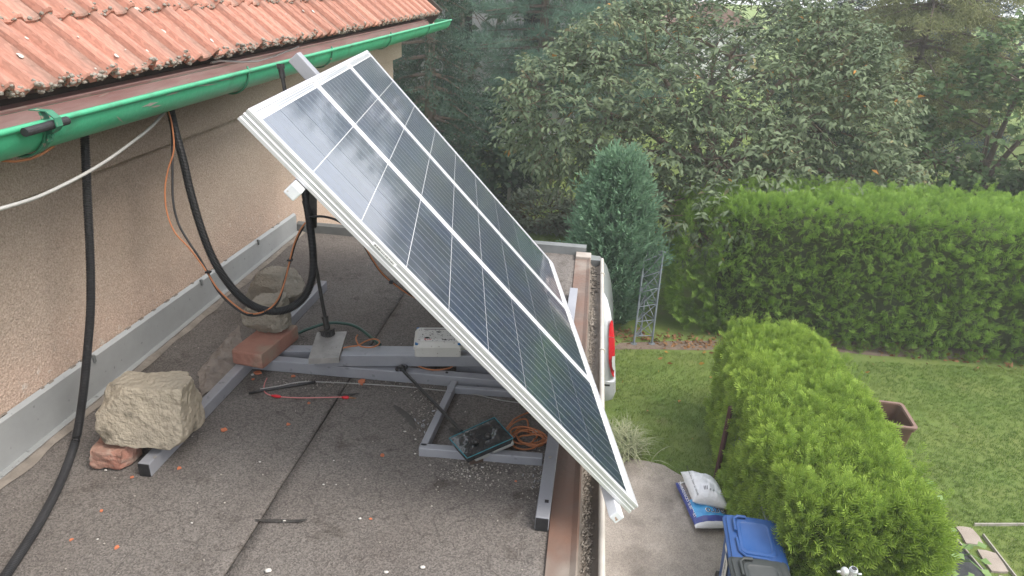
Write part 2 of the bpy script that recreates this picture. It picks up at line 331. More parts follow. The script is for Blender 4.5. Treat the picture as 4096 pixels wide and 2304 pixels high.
# ------------------------------------------------------------------ house
def plaster():
    m=bpy.data.materials.new('pebble_dash_plaster'); m.use_nodes=True; nt=m.node_tree; L=nt.links.new; p=nt.nodes['Principled BSDF']
    p.inputs['Roughness'].default_value=.92; p.inputs['Specular IOR Level'].default_value=.15
    tc=_n(nt,'ShaderNodeTexCoord')
    def nz(s,d=4,r=.6):
        q=_n(nt,'ShaderNodeTexNoise'); q.inputs['Scale'].default_value=s; q.inputs['Detail'].default_value=d; q.inputs['Roughness'].default_value=r; L(tc.outputs['Object'],q.inputs['Vector']); return q.outputs['Fac']
    def ramp(f,a,b,ca,cb):
        q=_n(nt,'ShaderNodeValToRGB'); q.color_ramp.elements[0].position=a; q.color_ramp.elements[1].position=b; q.color_ramp.elements[0].color=(*ca,1); q.color_ramp.elements[1].color=(*cb,1); L(f,q.inputs[0]); return q.outputs[0]
    base=ramp(nz(1.3),.35,.7,(.375,.30,.245),(.44,.365,.305))
    sx=_n(nt,'ShaderNodeSeparateXYZ'); L(tc.outputs['Object'],sx.inputs[0])
    wear=_n(nt,'ShaderNodeMath',operation='MULTIPLY_ADD'); L(sx.outputs['Z'],wear.inputs[0]); wear.inputs[1].default_value=-1.8; wear.inputs[2].default_value=1.8*4.75   # splash zone above the roof
    wn=_n(nt,'ShaderNodeMath',operation='MULTIPLY'); L(wear.outputs[0],wn.inputs[0]); L(nz(7,5,.7),wn.inputs[1]); wn.use_clamp=True
    pk=ramp(wn.outputs[0],.10,.34,(0,0,0),(1,1,1))
    mx=_n(nt,'ShaderNodeMixRGB'); L(pk,mx.inputs[0]); L(base,mx.inputs[1]); mx.inputs[2].default_value=(.49,.375,.305,1)
    wp=ramp(nz(26,4,.7),.60,.70,(0,0,0),(1,1,1)); f=_n(nt,'ShaderNodeMath',operation='MULTIPLY'); L(wp,f.inputs[0]); L(pk,f.inputs[1])
    m2=_n(nt,'ShaderNodeMixRGB'); L(f.outputs[0],m2.inputs[0]); L(mx.outputs[0],m2.inputs[1]); m2.inputs[2].default_value=(.56,.50,.45,1)
    g=ramp(nz(170,3,.7),.34,.64,(.66,.64,.62),(1.14,1.14,1.14)); m3=_n(nt,'ShaderNodeMixRGB',blend_type='MULTIPLY'); m3.inputs[0].default_value=1; L(m2.outputs[0],m3.inputs[1]); L(g,m3.inputs[2])
    L(m3.outputs[0],p.inputs['Base Color'])
    bp=_n(nt,'ShaderNodeBump'); bp.inputs['Strength'].default_value=.8; bp.inputs['Distance'].default_value=.008; L(nz(110,4,.6),bp.inputs['Height']); L(bp.outputs[0],p.inputs['Normal'])
    return m
m_wall=plaster()
m_tile=mat('clay_roof_tile',(.37,.172,.125),(.43,.235,.18),4,.88,bump=.25,bscale=50,c3=(.27,.17,.135),s3=8,t3=.54,w3=.2,grain=.15,gscale=160,rnd=.14,dist=.006,mapscale=(1,.35,1))
m_lich=mat('lichen',(.36,.33,.285),(.21,.18,.15),70,.95,bump=.6,bscale=200)
m_lichw=mat('pale_lichen',(.52,.50,.46),(.42,.40,.37),60,.95)
m_fascia=mat('faded_red_fascia',(.62,.46,.42),(.47,.27,.24),9,.75,c3=(.56,.47,.40),s3=30,t3=.58,mapscale=(1,.2,2))
m_dark=mat('dark_timber_and_shade',(.05,.042,.037),(.075,.062,.052),12,.9)
m_green=mat('green_gutter_paint',(.05,.32,.165),(.065,.37,.20),5,.42,spec=.45,c3=(.06,.22,.125),s3=7,t3=.57,w3=.16,bump=.1,bscale=40)
m_greendk=mat('dark_green_paint',(.04,.16,.10),(.05,.2,.12),20,.5,c3=(.30,.24,.19),s3=50,t3=.6)
m_bare=mat('scraped_zinc',(.42,.37,.33),(.34,.29,.25),60,.5,.2)
house=thing('house',(-3.4,2,G),'house wall of beige pebble dash under a red clay tiled roof','house')
WX=-1.79; HY1=6.185
q=MB(); q.box((-4.3,(HY1-4)/2,(G+1.0)/2),(2*(4.3+WX),HY1+4,1.0-G)); q.build('wall',m_wall,house)
MB().box((WX-.01,(HY1+.12-4)/2,.925),(.12,HY1+.12+4,.20)).build('cornice',m_wall,house)
MB().box((-1.66,(6.6-4)/2,1.035),(.22,10.6,.016)).build('soffit',m_dark,house)
q=MB(); q.box((-1.612,(6.62-4)/2,1.078),(.022,10.62,.10)); fascia=q.build('fascia',m_fascia,house)
MB().box((-1.606,(6.62-4)/2,1.131),(.05,10.62,.005)).build('drip_edge',m_fascia,fascia)
th=R(41); cs,sn=math.cos(th),math.sin(th); LIP=(-1.485,1.197)
def rp(d,h): return (LIP[0]-cs*d+sn*h, LIP[1]+sn*d+cs*h)      # up the slope, off the slope
MB().box((-1.65,(6.62-4)/2,1.17),(.02,10.62,.10)).build('eaves_shade_strip',m_dark,house)  # dark strip added under the tiles; its colour stands for their shadow
q=MB(); q.prism([rp(.05,-.05),rp(2.2,-.05),rp(2.2,-.09),rp(.05,-.09)],'y',-4,6.7); q.build('roof_underlay',m_dark,house)
# interlocking tiles, one object each
tw,tl,ex=.205,.295,.238
prof=[(0,.004),(.006,.026),(.016,.034),(.032,.033),(.042,.012),(.050,.001),(.098,0),(.103,.007),(.112,.019),(.126,.019),(.138,.008),(.146,0),(.190,.001),(.199,.006),(.2035,.008)]
q=MB(); n=len(prof); rows=[(0.0,-.004),(.006,.001),(.05,0),(tl*.55,0),(tl,0)]; V=[];
for yy,dz in rows:
    V+=[(x,yy,h*(.92 if yy<.004 else 1)+dz+.03-.012*yy/tl*1.6) for x,h in prof]
Fq=[(i*n+j,i*n+j+1,(i+1)*n+j+1,(i+1)*n+j) for i in range(len(rows)-1) for j in range(n-1)]
k=len(V); V+=[(x,0.002,h+.03-.022) for x,h in prof]; Fq+=[(j+1,j,k+j,k+j+1) for j in range(n-1)]
k2=len(V); V+=[(x,tl,h+.03-.04) for x,h in prof]; Fq+=[(k+j+1,k+j,k2+j,k2+j+1) for j in range(n-1)]
Fq+=[(0,2*0+n,k)]; 
q.add(V,[f for f in Fq if len(f)==4]); tile_me=None; tc_=0
def tile_mesh():
    me=bpy.data.meshes.new('roof_tile'); me.from_pydata(q.v,[],q.f); me.materials.append(m_tile)
    bm=bmesh.new(); bm.from_mesh(me); bmesh.ops.recalc_face_normals(bm,faces=bm.faces); bm.to_mesh(me); bm.free(); me.update(); return me
tile_me=tile_mesh()
Rt=Matrix(((0,-cs,sn),(1,0,0),(0,sn,cs)))
for c in range(4):
    for i in range(36):
        y=6.72-(i+1)*tw-.0*(c%2)
        if y<-.7: continue
        x,z=rp(c*ex-.004+random.uniform(-.003,.003),-.03+random.uniform(-.003,.003)); o=link('roof_tile',tile_me,house)
        o.matrix_local=Matrix.Translation(Vector((x,y,z))-house.location)@Rt.to_4x4()@Matrix.Rotation(random.uniform(-.006,.006),4,'Z')@Matrix.Rotation(random.uniform(-.006,.006),4,'X')
# verge board and gable
q=MB(); q.prism([rp(-.01,.03),rp(2.2,.03),rp(2.2,-.14),rp(-.01,-.14)],'y',6.735,6.775); q.build('verge_board',m_dark,house)
# lichen crust along the lower lips, rings of pale lichen on the tiles
def blobs(q,pts):
    ico=[(0,0,1)]+[(.89*math.cos(a),.89*math.sin(a),.45) for a in np.arange(5)*1.2566]+[(.89*math.cos(a),.89*math.sin(a),-.45) for a in np.arange(5)*1.2566+.628]+[(0,0,-1)]
    fc=[(0,1+i,1+(i+1)%5) for i in range(5)]+[(1+i,6+i,1+(i+1)%5) for i in range(5)]+[(6+i,6+(i+1)%5,1+(i+1)%5) for i in range(5)]+[(6+(i+1)%5,6+i,11) for i in range(5)]
    for (c,r,fl) in pts: q.add([(c[0]+r*fl[0]*x*random.uniform(.7,1.3),c[1]+r*fl[1]*y*random.uniform(.7,1.3),c[2]+r*fl[2]*z*random.uniform(.7,1.3)) for x,y,z in ico],fc)
q=MB(); P=[]
for i in range(3600):
    y=random.uniform(.6,6.72); c=0 if random.random()<.78 else 1; 
    if noise.noise(Vector((y*1.7,c*5,.3)))<-.35: continue
    ph=((6.72-y)%tw); hh=np.interp(tw-ph,[a for a,_ in prof],[b for _,b in prof]); x,z=rp(c*ex+random.uniform(-.007,.012),-.004+hh+random.uniform(-.02,.006)); P.append(((x,y,z),random.uniform(.0028,.0085),(1,1.2,.8)))
blobs(q,P); tag(q.build('lichen_crust',m_lich,house,smooth=True),kind='stuff')
q=MB(); P=[]
for i in range(170):
    y=random.uniform(.8,6.5); d=random.uniform(.02,.7); 
    if noise.noise(Vector((y*1.1,d*4,7)))<-.05: continue
    ph=tw-((6.72-y)%tw); hh=np.interp(ph,[a for a,_ in prof],[b for _,b in prof]); lift=.018*(1-(d%ex)/ex)
    x,z=rp(d,hh-.011+lift*.9); r=random.uniform(.003,.012)
    nn=9; ctr=np.array((x,y,z)); ea=np.array((-cs,0,sn)); eb=np.array((0,1,0)); en=np.array((sn,0,cs)); kk=len(q.v)
    vs=[ctr+en*.004]+[ctr+en*.0015+r*random.uniform(.6,1.2)*(math.cos(2*math.pi*j/nn)*ea+math.sin(2*math.pi*j/nn)*eb) for j in range(nn)]
    q.add(vs,[(0,1+j,1+(j+1)%nn) for j in range(nn)])
tag(q.build('lichen_spots',m_lichw,house),kind='stuff')
# green eaves gutter
GX,GZ,GR=-1.515,1.117,.086
gutter=MB().loft(halfpipe(GX,GZ,GR,-1.5,6.98,n=14)).build('gutter',m_green,house,smooth=True,auto=50)
MB().loft([[(GX+(GR-.0045)*math.cos(math.pi+math.pi*i/14),y,GZ+(GR-.0045)*math.sin(math.pi+math.pi*i/14)) for i in range(14)] for y in np.linspace(-1.5,6.97,30)],closed=False,caps=False).build('gutter_lining',m_fascia,gutter,smooth=True)
MB().tube([(GX+GR+.004,y,GZ+.004) for y in np.linspace(-1.5,6.98,20)],.0085,10).build('rolled_rim',m_green,gutter,smooth=True,auto=50)
MB().prism([(GX+GR*math.cos(math.pi+math.pi*i/12),GZ+GR*math.sin(math.pi+math.pi*i/12)) for i in range(13)],'y',6.976,6.981).build('end_cap',m_green,gutter)
MB().beam((GX-GR,6.97,GZ+.004),(GX+GR,6.97,GZ+.004),.012,.006).build('end_rim',m_green,gutter)
for px,py in ((990,300),(1325,205),(1562,145),(1716,105)):
    y=RX(px,py,GX+GR)[1]
    MB().tube([(GX+(GR+.006)*math.cos(a),y,GZ+(GR+.006)*math.sin(a)) for a in np.linspace(math.pi*1.05,2*math.pi+.25,18)],.0045,6).build('gutter_hook',m_greendk,gutter,smooth=True)
yb=RX(185,520,GX+GR)[1]
q=MB(); A=np.linspace(math.pi*1.1,2*math.pi+.35,20)
q.loft([[(GX+(GR+d)*math.cos(a),yb+e,GZ+(GR+d)*math.sin(a)) for d,e in ((.004,-.012),(.009,-.012),(.009,.012),(.004,.012))] for a in A]); strap=q.build('gutter_strap',m_greendk,gutter)
tg=[(GX+GR-.03,GZ+.034),(GX+GR+.018,GZ+.033),(GX+GR+.038,GZ+.016),(GX+GR+.040,GZ-.006),(GX+GR+.030,GZ-.018),(GX+GR+.008,GZ-.03),(GX+GR+.002,GZ-.05)]
MB().loft([[(x,yb+e,z) for e in (-.012,.012)]+[(x+.003,yb+e,z+.002) for e in (.012,-.012)] for x,z in tg]).build('strap_tongue',m_greendk,strap)
MB().tube([(GX+GR+.008,yb,GZ-.03),(GX+GR+.016,yb,GZ-.032)],.006,6).build('bolt',m_greendk,strap)
m_gcable=mat('grey_cable_sheath',(.30,.29,.28),(.36,.35,.33),30,.6)
# scraped paint streaks on the gutter
q=MB()
for px,py,l,wd,sl in ((560,400,95,9,-.34),(600,418,70,12,-.3),(625,425,45,8,-.2),(480,478,30,10,.9),(830,340,90,6,-.13),(880,322,60,5,-.12),(690,375,60,6,-.3),(905,318,45,4,-.1)):
    N=7; pts=[]
    for i in range(N):
        t=i/(N-1)-.5; x_=px+t*l; y_=py+t*l*sl; hw=wd*(.5-abs(t))*random.uniform(.7,1.2)
        for sg in (-1,1):
            r_=ray(x_,y_+sg*hw); o_=np.array([EYE[0]-GX,EYE[2]-GZ]); d_=np.array([r_[0],r_[2]]); a_=d_@d_; b_=2*o_@d_; c_=o_@o_-(GR+.0008)**2; D=b_*b_-4*a_*c_
            if D<0: continue
            pts.append(EYE+r_*((-b_-math.sqrt(D))/(2*a_)))
    if len(pts)==2*N: q.add(pts,[(2*i,2*i+1,2*i+3,2*i+2) for i in range(N-1)])
if q.v: q.build('paint_scrape',m_bare,gutter)
# zinc flashing at the foot of the wall
q=MB(); zt=lambda y: .165-.0215*(y-1.55)
ys=np.linspace(-1.5,3.872,24)
q.loft([[(WX+.004,y,zt(y)+.006),(WX+.014,y,zt(y)+.001),(WX+.012,y,.004),(WX+.04,y,.0045),(WX+.04,y,.0085),(WX+.018,y,.010),(WX+.020,y,zt(y)),(WX+.006,y,zt(y)+.012)] for y in ys]); fl=q.build('wall_flashing',m_zinc,house)
for px,py in ((800,1105),(1030,950),(372,1430)):
    P=RX(px,py,WX+.02); MB().box((WX+.022,P[1],zt(P[1])-.002),(.012,.012,.03),bev=.002).build('clip',m_zincdk,fl)
q=MB(); ys=np.linspace(-1.5,3.87,200)
q.loft([[(WX+.035,y,.004),(WX+.05+.012*noise.noise(Vector((y*9,2,0))),y,.012+.004*noise.noise(Vector((y*20,0,0)))),(WX+.075+.02*noise.noise(Vector((y*6,5,0))),y,.004),(WX+.05,y,.002)] for y in ys]); q.build('bitumen_fillet',m_grime,house)
q=MB(); z0=None
for i in range(20):
    y=random.uniform(1.3,3.85); l=random.uniform(.006,.03); q.box((WX+.005,y,zt(y)+.010),(.010,l,.005))
tag(q.build('sealant_crumbs',m_grime,house),kind='stuff')
# ================================================================== solar tracker
PA=np.array([-.738,1.4282,1.2383]); PU=np.array([-.1858,.982,-.0343]); PV=np.array([.661,.102,-.7434])
PU/=np.linalg.norm(PU); PV-=PU*(PU@PV); PV/=np.linalg.norm(PV); PN=np.cross(PV,PU)
def PP(s,t,h=0): return PA+PU*s+PV*t+PN*h          # s across the three panels, t down the slope, h off the glass
m_steel=mat('grey_painted_steel',(.265,.272,.30),(.315,.322,.345),7,.45,.15,spec=.4,c3=(.17,.175,.19),s3=26,t3=.66,w3=.1,bump=.06,bscale=120)
m_steelw=mat('dirty_zinc_plate',(.36,.345,.33),(.27,.26,.25),18,.55,.3,c3=(.12,.11,.10),s3=45,t3=.68)
m_alu=mat('anodised_aluminium',(.56,.56,.59),(.60,.60,.63),3,.4,.5,spec=.5)
m_back=mat('white_backsheet',(.82,.82,.83),None,8,.25,spec=.5,coat=.6)
m_rib=mat('tinned_ribbon',(.36,.38,.42),None,8,.35,.3,spec=.5,coat=.6)
m_black=mat('black_rubber',(.018,.018,.02),(.03,.03,.032),40,.55,spec=.35)
m_blackm=mat('greasy_black_steel',(.03,.03,.032),(.055,.053,.052),50,.42,.3,spec=.5,bump=.2,bscale=150)
def cell_material():
    m=bpy.data.materials.new('silicon_cell'); m.use_nodes=True; nt=m.node_tree; L=nt.links.new; p=nt.nodes['Principled BSDF']
    p.inputs['Roughness'].default_value=.3; p.inputs['Specular IOR Level'].default_value=.5; p.inputs['Coat Weight'].default_value=1; p.inputs['Coat Roughness'].default_value=.07; p.inputs['Coat IOR'].default_value=1.85
    tc=_n(nt,'ShaderNodeTexCoord'); no=_n(nt,'ShaderNodeTexVoronoi'); no.inputs['Scale'].default_value=60; L(tc.outputs['Object'],no.inputs['Vector'])
    cr=_n(nt,'ShaderNodeValToRGB'); cr.color_ramp.elements[0].color=(.010,.017,.045,1); cr.color_ramp.elements[1].color=(.019,.031,.072,1); L(no.outputs['Color'],cr.inputs[0])
    oi=_n(nt,'ShaderNodeObjectInfo'); mr=_n(nt,'ShaderNodeMapRange'); mr.inputs[3].default_value=.8; mr.inputs[4].default_value=1.25; L(oi.outputs['Random'],mr.inputs[0])
    hs=_n(nt,'ShaderNodeHueSaturation'); L(mr.outputs[0],hs.inputs['Value']); L(cr.outputs[0],hs.inputs['Color'])
    wv=_n(nt,'ShaderNodeTexWave',wave_type='BANDS',bands_direction='X'); wv.inputs['Scale'].default_value=62; L(tc.outputs['Object'],wv.inputs['Vector'])
    r2=_n(nt,'ShaderNodeValToRGB'); r2.color_ramp.elements[0].position=.86; r2.color_ramp.elements[1].position=.97; L(wv.outputs['Fac'],r2.inputs[0])
    mx=_n(nt,'ShaderNodeMixRGB'); f=_n(nt,'ShaderNodeMath',operation='MULTIPLY'); f.inputs[1].default_value=.10; L(r2.outputs[0],f.inputs[0]); L(f.outputs[0],mx.inputs[0]); L(hs.outputs[0],mx.inputs[1]); mx.inputs[2].default_value=(.11,.13,.17,1)
    du=_n(nt,'ShaderNodeTexNoise'); du.inputs['Scale'].default_value=9; du.inputs['Detail'].default_value=8; L(tc.outputs['Object'],du.inputs['Vector'])
    dr=_n(nt,'ShaderNodeMapRange'); dr.inputs[1].default_value=.35; dr.inputs[2].default_value=.75; dr.inputs[3].default_value=.05; dr.inputs[4].default_value=.13; L(du.outputs['Fac'],dr.inputs[0]); L(dr.outputs[0],p.inputs['Coat Roughness'])
    L(mx.outputs[0],p.inputs['Base Color']); return m
m_cell=cell_material()
tracker=thing('solar_tracker',(-.68,2.3,0),'three tilted solar panels on a grey steel tracking frame on the flat roof','solar tracker')
PW,PLN,FD=.668,1.48,.036
def panel_mesh():
    """aluminium frame in panel coordinates: x down the slope, y across, z off the glass"""
    b=MB(); lip=.011
    # side profile with three ribs (outward offset, depth)
    pr=[(0,0),(.0025,-.002),(.0025,-.008),(.0012,-.0095),(.0012,-.015),(.0028,-.0165),(.0028,-.0185),(.0012,-.020),(.0012,-.0265),(.003,-.028),(.003,-.036),(-.018,-.036),(-.018,-.033),(-.006,-.033),(-.006,-.004),(-lip,-.004),(-lip,0)]
    def ring(o,z): return [(-o,-o,z),(PLN+o,-o,z),(PLN+o,PW+o,z),(-o,PW+o,z)]
    rings=[ring(o-.003,z) for o,z in pr]; rings.append(rings[0]); b.loft(rings,caps=False)
    b.mi=1; i=lip; b.add([(i-.003,i-.003,-.0042),(PLN-i+.003,i-.003,-.0042),(PLN-i+.003,PW-i+.003,-.0042),(i-.003,PW-i+.003,-.0042)],[(0,1,2,3)])
    b.add([(.004,.004,-.008),(PLN-.004,.004,-.008),(PLN-.004,PW-.004,-.008),(.004,PW-.004,-.008)],[(3,2,1,0)])
    me=bpy.data.meshes.new('solar_panel'); me.from_pydata(b.v,[],b.f); me.materials.append(m_alu); me.materials.append(m_back); me.polygons.foreach_set('material_index',b.m); me.update()
    bm=bmesh.new(); bm.from_mesh(me); bmesh.ops.recalc_face_normals(bm,faces=[f for f in bm.faces if f.material_index==0]); bm.to_mesh(me); bm.free(); return me
cw=.1535; gy=.0018; gx=.0021
def cell_mesh():
    c=cw/2; k=.0006; b=MB(); P=[(c-k,c),(c,c-k),(c,-c+k),(c-k,-c),(-c+k,-c),(-c,-c+k),(-c,c-k),(-c+k,c)]
    b.prism(P,'z',-.0003,.0004); me=bpy.data.meshes.new('cell'); me.from_pydata(b.v,[],b.f); me.materials.append(m_cell); me.update()
    bm=bmesh.new(); bm.from_mesh(me); bmesh.ops.recalc_face_normals(bm,faces=bm.faces); bm.to_mesh(me); bm.free(); return me
pme=panel_mesh(); cme=cell_mesh()
x_of=lambda i:.034+cw/2+i*(cw+gx); y_of=lambda j:(PW-(4*cw+3*gy))/2+cw/2+j*(cw+gy)
rb=MB()
for j in range(4):
    for d in (-.052,0,.052): rb.box(((PLN+.012)/2,y_of(j)+d,-.0032),(PLN-.07,.0013,.0004))
for e in (.020,.026): rb.box((e,PW/2,-.0034),(.004,PW-.06,.0004))
rme=bpy.data.meshes.new('ribbons'); rme.from_pydata(rb.v,[],rb.f); rme.materials.append(m_rib); rme.update()
def make_panel():
    p=link('solar_panel',pme,tracker)
    for i in range(9):
        for j in range(4):
            o=link('cell',cme,p,(x_of(i),y_of(j),-.0037))
    link('ribbons',rme,p); return p
RP=Matrix(((PV[0],PU[0],PN[0]),(PV[1],PU[1],PN[1]),(PV[2],PU[2],PN[2])))
p0=make_panel()
for k in range(3):
    p=p0 if k==0 else copytree(p0,tracker)
    O=PP(k*.671,0)-ORG[tracker]; p.matrix_local=Matrix.Translation(Vector(O))@RP.to_4x4()
# barcode sticker on the near frame side
st=MB(); a,b_=PP(-.0035,.40,-.009),PP(-.0035,.475,-.009)
st.add([PP(-.0038,.395,-.0075),PP(-.0038,.475,-.0075),PP(-.0038,.475,-.0175),PP(-.0038,.395,-.0175)],[(0,1,2,3)]); stick=st.build('barcode_sticker',mat('white_sticker',(.8,.8,.8),rough=.5),tracker)
bc=MB(); t=.402
while t<.468:
    w_=random.choice((.0006,.0012,.002)); bc.add([PP(-.0041,t,-.0105),PP(-.0041,t+w_,-.0105),PP(-.0041,t+w_,-.0155),PP(-.0041,t,-.0155)],[(0,1,2,3)]); t+=w_+random.choice((.0008,.0014))
bc.build('barcode',m_black,stick)
# tubes behind the panels
def tubebeam(a,b,w_,h_,up,name='support_tube',mt=None,bev=.003): return MB().beam(a,b,w_,h_,up,bev).build(name,mt or m_steel,tracker)
m_white=mat('flaking_white_paint',(.66,.67,.68),(.55,.57,.60),20,.5,c3=(.30,.20,.14),s3=50,t3=.66)
tubebeam(PP(-.035,.19,-.054),PP(2.04,.19,-.054),.03,.03,PN,mt=m_white); tubebeam(PP(-.05,1.425,-.054),PP(2.04,1.425,-.054),.032,.032,PN,mt=m_white)
tubebeam(PP(1.115,-.118,-.094),PP(1.115,1.40,-.094),.06,.046,PN)
# floor frame
zb=.052
def gb(a,b,w_,h_=.05,z=.026,name='frame_beam',mt=None): return MB().beam((a[0],a[1],z),(b[0],b[1],z),w_,h_,bev=.003).build(name,mt or m_steel,tracker)
gb((-1.325,1.605),(-1.298,3.09),.04); gb((-1.30,2.302),(-.06,2.335),.042); gb((-.036,1.577),(-.005,3.28),.042)
gb((-1.24,2.385),(-.05,2.60),.052,.048,.027)
gb((-.472,1.868),(-.448,2.30),.026,.036,.019); gb((-.485,1.868),(-.058,1.888),.03,.036,.019); gb((-.47,2.265),(-.06,2.288),.02,.03,.016)
MB().box((-1.325,1.6032,.026),(.036,.004,.046)).build('end_plug',m_black,tracker); MB().box((-.036,1.575,.026),(.038,.004,.046)).build('end_plug',m_black,tracker)
MB().box(tuple(RZ(2187,2005,.0525)),(.012,.012,.0012)).build('slot',m_black,tracker)
MB().tube([RZ(1787,1491,.0515),RZ(1787,1491,.0535)],.006,10).build('bolt_hole',m_black,tracker)
for px,py,z in ((1060,1450,.0525),(2200,1830,.0525),(2215,1700,.0525),(1010,1500,.0525),(620,1830,.0525)):
    P_=RZ(px,py,z); MB().tube([P_,P_+(0,0,.004)],.006,6).build('bolt',m_steelw,tracker)
# upper swing beam, yawed
ub0,ub1=np.array((-1.015,2.285,.082)),np.array((.0,2.477,.082))
MB().beam(ub0,ub1,.036,.052,bev=.003).build('swing_beam',m_steel,tracker)
MB().beam((-.18,2.35,.04),(-.18,2.53,.04),.05,.03).build('spacer',m_steel,tracker)
# pivot post hidden behind the panel
MB().tube([(-.36,2.44,.10),(-.45,2.47,.33),(-.5,2.49,.48)],.03,12).build('pivot_post',m_blackm,tracker,smooth=True,auto=50)
MB().beam((-.36,2.40,.03),(-.36,2.52,.03),.2,.05).build('pivot_foot',m_steel,tracker)
MB().beam((-.52,2.49,.48),PP(.99,.74,-.115),.05,.05).build('pivot_arm',m_blackm,tracker)
# tray under the actuator
c0=[RZ(1233,1436,.118),RZ(1356,1430,.118),RZ(1388,1325,.128),RZ(1268,1330,.128)]
q=MB(); dn=np.array([0,0,-.024]); q.add([p for p in c0]+[p+dn for p in c0],[(0,1,2,3),(7,6,5,4),(0,4,5,1),(1,5,6,2),(2,6,7,3),(3,7,4,0)]); q.build('tray',m_steelw,tracker)
# actuator: gear, sleeve, threaded rod with bolt head
rb0=np.array((-1.012,2.413,.135)); rtop=RY(1122,262,2.50); rd=(rtop-rb0)/np.linalg.norm(rtop-rb0)
q=MB(); e1=np.cross(rd,(0,1,0)); e1/=np.linalg.norm(e1); e2=np.cross(rd,e1); ring=lambda c,r,n=24,g=0:[c+(r*(1+(g if i%2 else 0)))*(math.cos(2*math.pi*i/n)*e1+math.sin(2*math.pi*i/n)*e2) for i in range(n)]
q.loft([ring(rb0-rd*.02,.029,40,-.1),ring(rb0+rd*.012,.029,40,-.1)]); q.build('gear',m_blackm,tracker)
MB().loft([ring(rb0+rd*.0125,.033),ring(rb0+rd*.018,.033)]).build('flange',m_blackm,tracker)
MB().loft([ring(rb0+rd*.0182,.0135),ring(rb0+rd*.066,.0125),ring(rb0+rd*.0662,.0148),ring(rb0+rd*.074,.0148)]).build('sleeve',m_blackm,tracker,smooth=True,auto=40)
rp_=resample([rb0+rd*.07,rtop],.0022); MB().tube(rp_,.008,8,radii=[.0082 if i%2 else .0072 for i in range(len(rp_))]).build('threaded_rod',m_blackm,tracker,smooth=True)
q=MB(); q.loft([ring(rtop-rd*.012,.0155,6),ring(rtop+rd*.006,.0155,6)]); q.build('hex_nut',m_blackm,tracker)
q=MB(); q.loft([ring(rtop-rd*.045,.011,14),ring(rtop-rd*.0125,.011,14)]); q.build('coupling',m_blackm,tracker)
# dark bracket plate between rod and panel
q=MB(); q.loft([[RY(1238,700,2.40),RY(1268,700,2.40),RY(1268,905,2.40),RY(1262,913,2.40),RY(1236,913,2.40)],[RY(1238,700,2.435),RY(1268,700,2.435),RY(1268,905,2.435),RY(1262,913,2.435),RY(1236,913,2.435)]]); q.build('bracket_plate',m_blackm,tracker)
MB().beam(RY(1250,905,2.44),RY(1222,800,2.47),.02,.03).build('bracket_lug',m_blackm,tracker)
MB().beam(RY(1253,740,2.418),PP(.97,.22,-.075),.03,.02).build('bracket_arm',m_blackm,tracker)
# dark push rod to the loose motor
pr0,pr1=np.array((-.668,2.305,.062)),np.array((-.345,1.905,.088))
MB().tube([pr0,pr1],.0065,10).build('push_rod',m_blackm,tracker,smooth=True,auto=50)
q=MB(); blobs(q,[((pr0[0]+random.gauss(0,.01),pr0[1]+random.gauss(.004,.004),pr0[2]+random.gauss(0,.006)),random.uniform(.006,.012),(1,1,1)) for i in range(12)]); q.build('grease_lump',m_blackm,tracker,smooth=True)
# ------------------------------------------------------------------ loose motor unit wrapped in black plastic
m_bag=mat('glossy_black_film',(.018,.02,.022),(.032,.034,.036),14,.16,spec=.8,bump=.5,bscale=16,dist=.03,c3=(.10,.05,.02),s3=16,t3=.66)
m_cyan=mat('cyan_tape',(.02,.22,.28),(.03,.12,.15),40,.35,spec=.5)
m_motor=mat('grey_motor_paint',(.36,.37,.355),(.28,.28,.27),14,.45,.2)
mt_c=[np.array(p) for p in ((-.378,1.853,.098),(-.300,1.767,.092),(-.162,1.873,.112),(-.240,1.971,.118))]
motor=thing('motor_unit',(-.27,1.87,.0),'motor wrapped in scorched black film with cyan edges on the small frame','motor')
q=MB(); N=20; M_=14; V=[]
for i in range(N+1):
    for j in range(M_+1):
        a,b=i/N,j/M_; P=(1-a)*(1-b)*mt_c[0]+(1-b)*a*mt_c[3]+a*b*mt_c[2]+(1-a)*b*mt_c[1]
        edge=min(a,1-a,b,1-b); P=P+np.array([0,0,.010*noise.noise(Vector((P[0]*30,P[1]*30,1)))*min(1,edge*6)+.004*noise.noise(Vector((P[0]*110,P[1]*60,4)))*min(1,edge*6)-.006*max(0,1-edge*9)]); V.append(P)
n=M_+1; top=[(i*n+j,i*n+j+1,(i+1)*n+j+1,(i+1)*n+j) for i in range(N) for j in range(M_)]
q.add(V,top); per=[(i,0) for i in range(N)]+[(N,j) for j in range(M_)]+[(i,M_) for i in range(N,0,-1)]+[(0,j) for j in range(M_,0,-1)]
k=len(q.v); cen=np.mean(mt_c,0); low=[]
for (i,j) in per: P=V[i*n+j]; low.append(P*.94+cen*.06+np.array([0,0,-.022]))
q.v.extend([tuple(p) for p in low]); L_=len(per)
for t in range(L_): i,j=per[t]; i2,j2=per[(t+1)%L_]; q.f.append((i*n+j,i2*n+j2,k+(t+1)%L_,k+t)); q.m.append(0)
q.f.append(tuple(range(k,k+L_))); q.m.append(0); q.build('plastic_wrap',m_bag,motor,smooth=True,auto=50)
MB().tube([np.array(V[i*n+j])+(0,0,.001) for i,j in per]+[np.array(V[0])+(0,0,.001)],.0017,6).build('taped_edge',m_cyan,motor,smooth=True)
for px,py in ((1952,1742),(1902,1764)):
    P=RZ(px,py,.108); MB().tube([P-(0,0,.006),P+(0,0,.004),P+(0,0,.0045)],.010,12,radii=[.011,.009,.004]).build('knob',m_blackm,motor,smooth=True)
MB().tube([RZ(1962,1800,.05),RZ(1966,1797,.052),RZ(2045,1764,.062),RZ(2050,1762,.064)],.0165,14,radii=[.012,.0165,.0165,.012]).build('motor_can',m_motor,motor,smooth=True,auto=40)
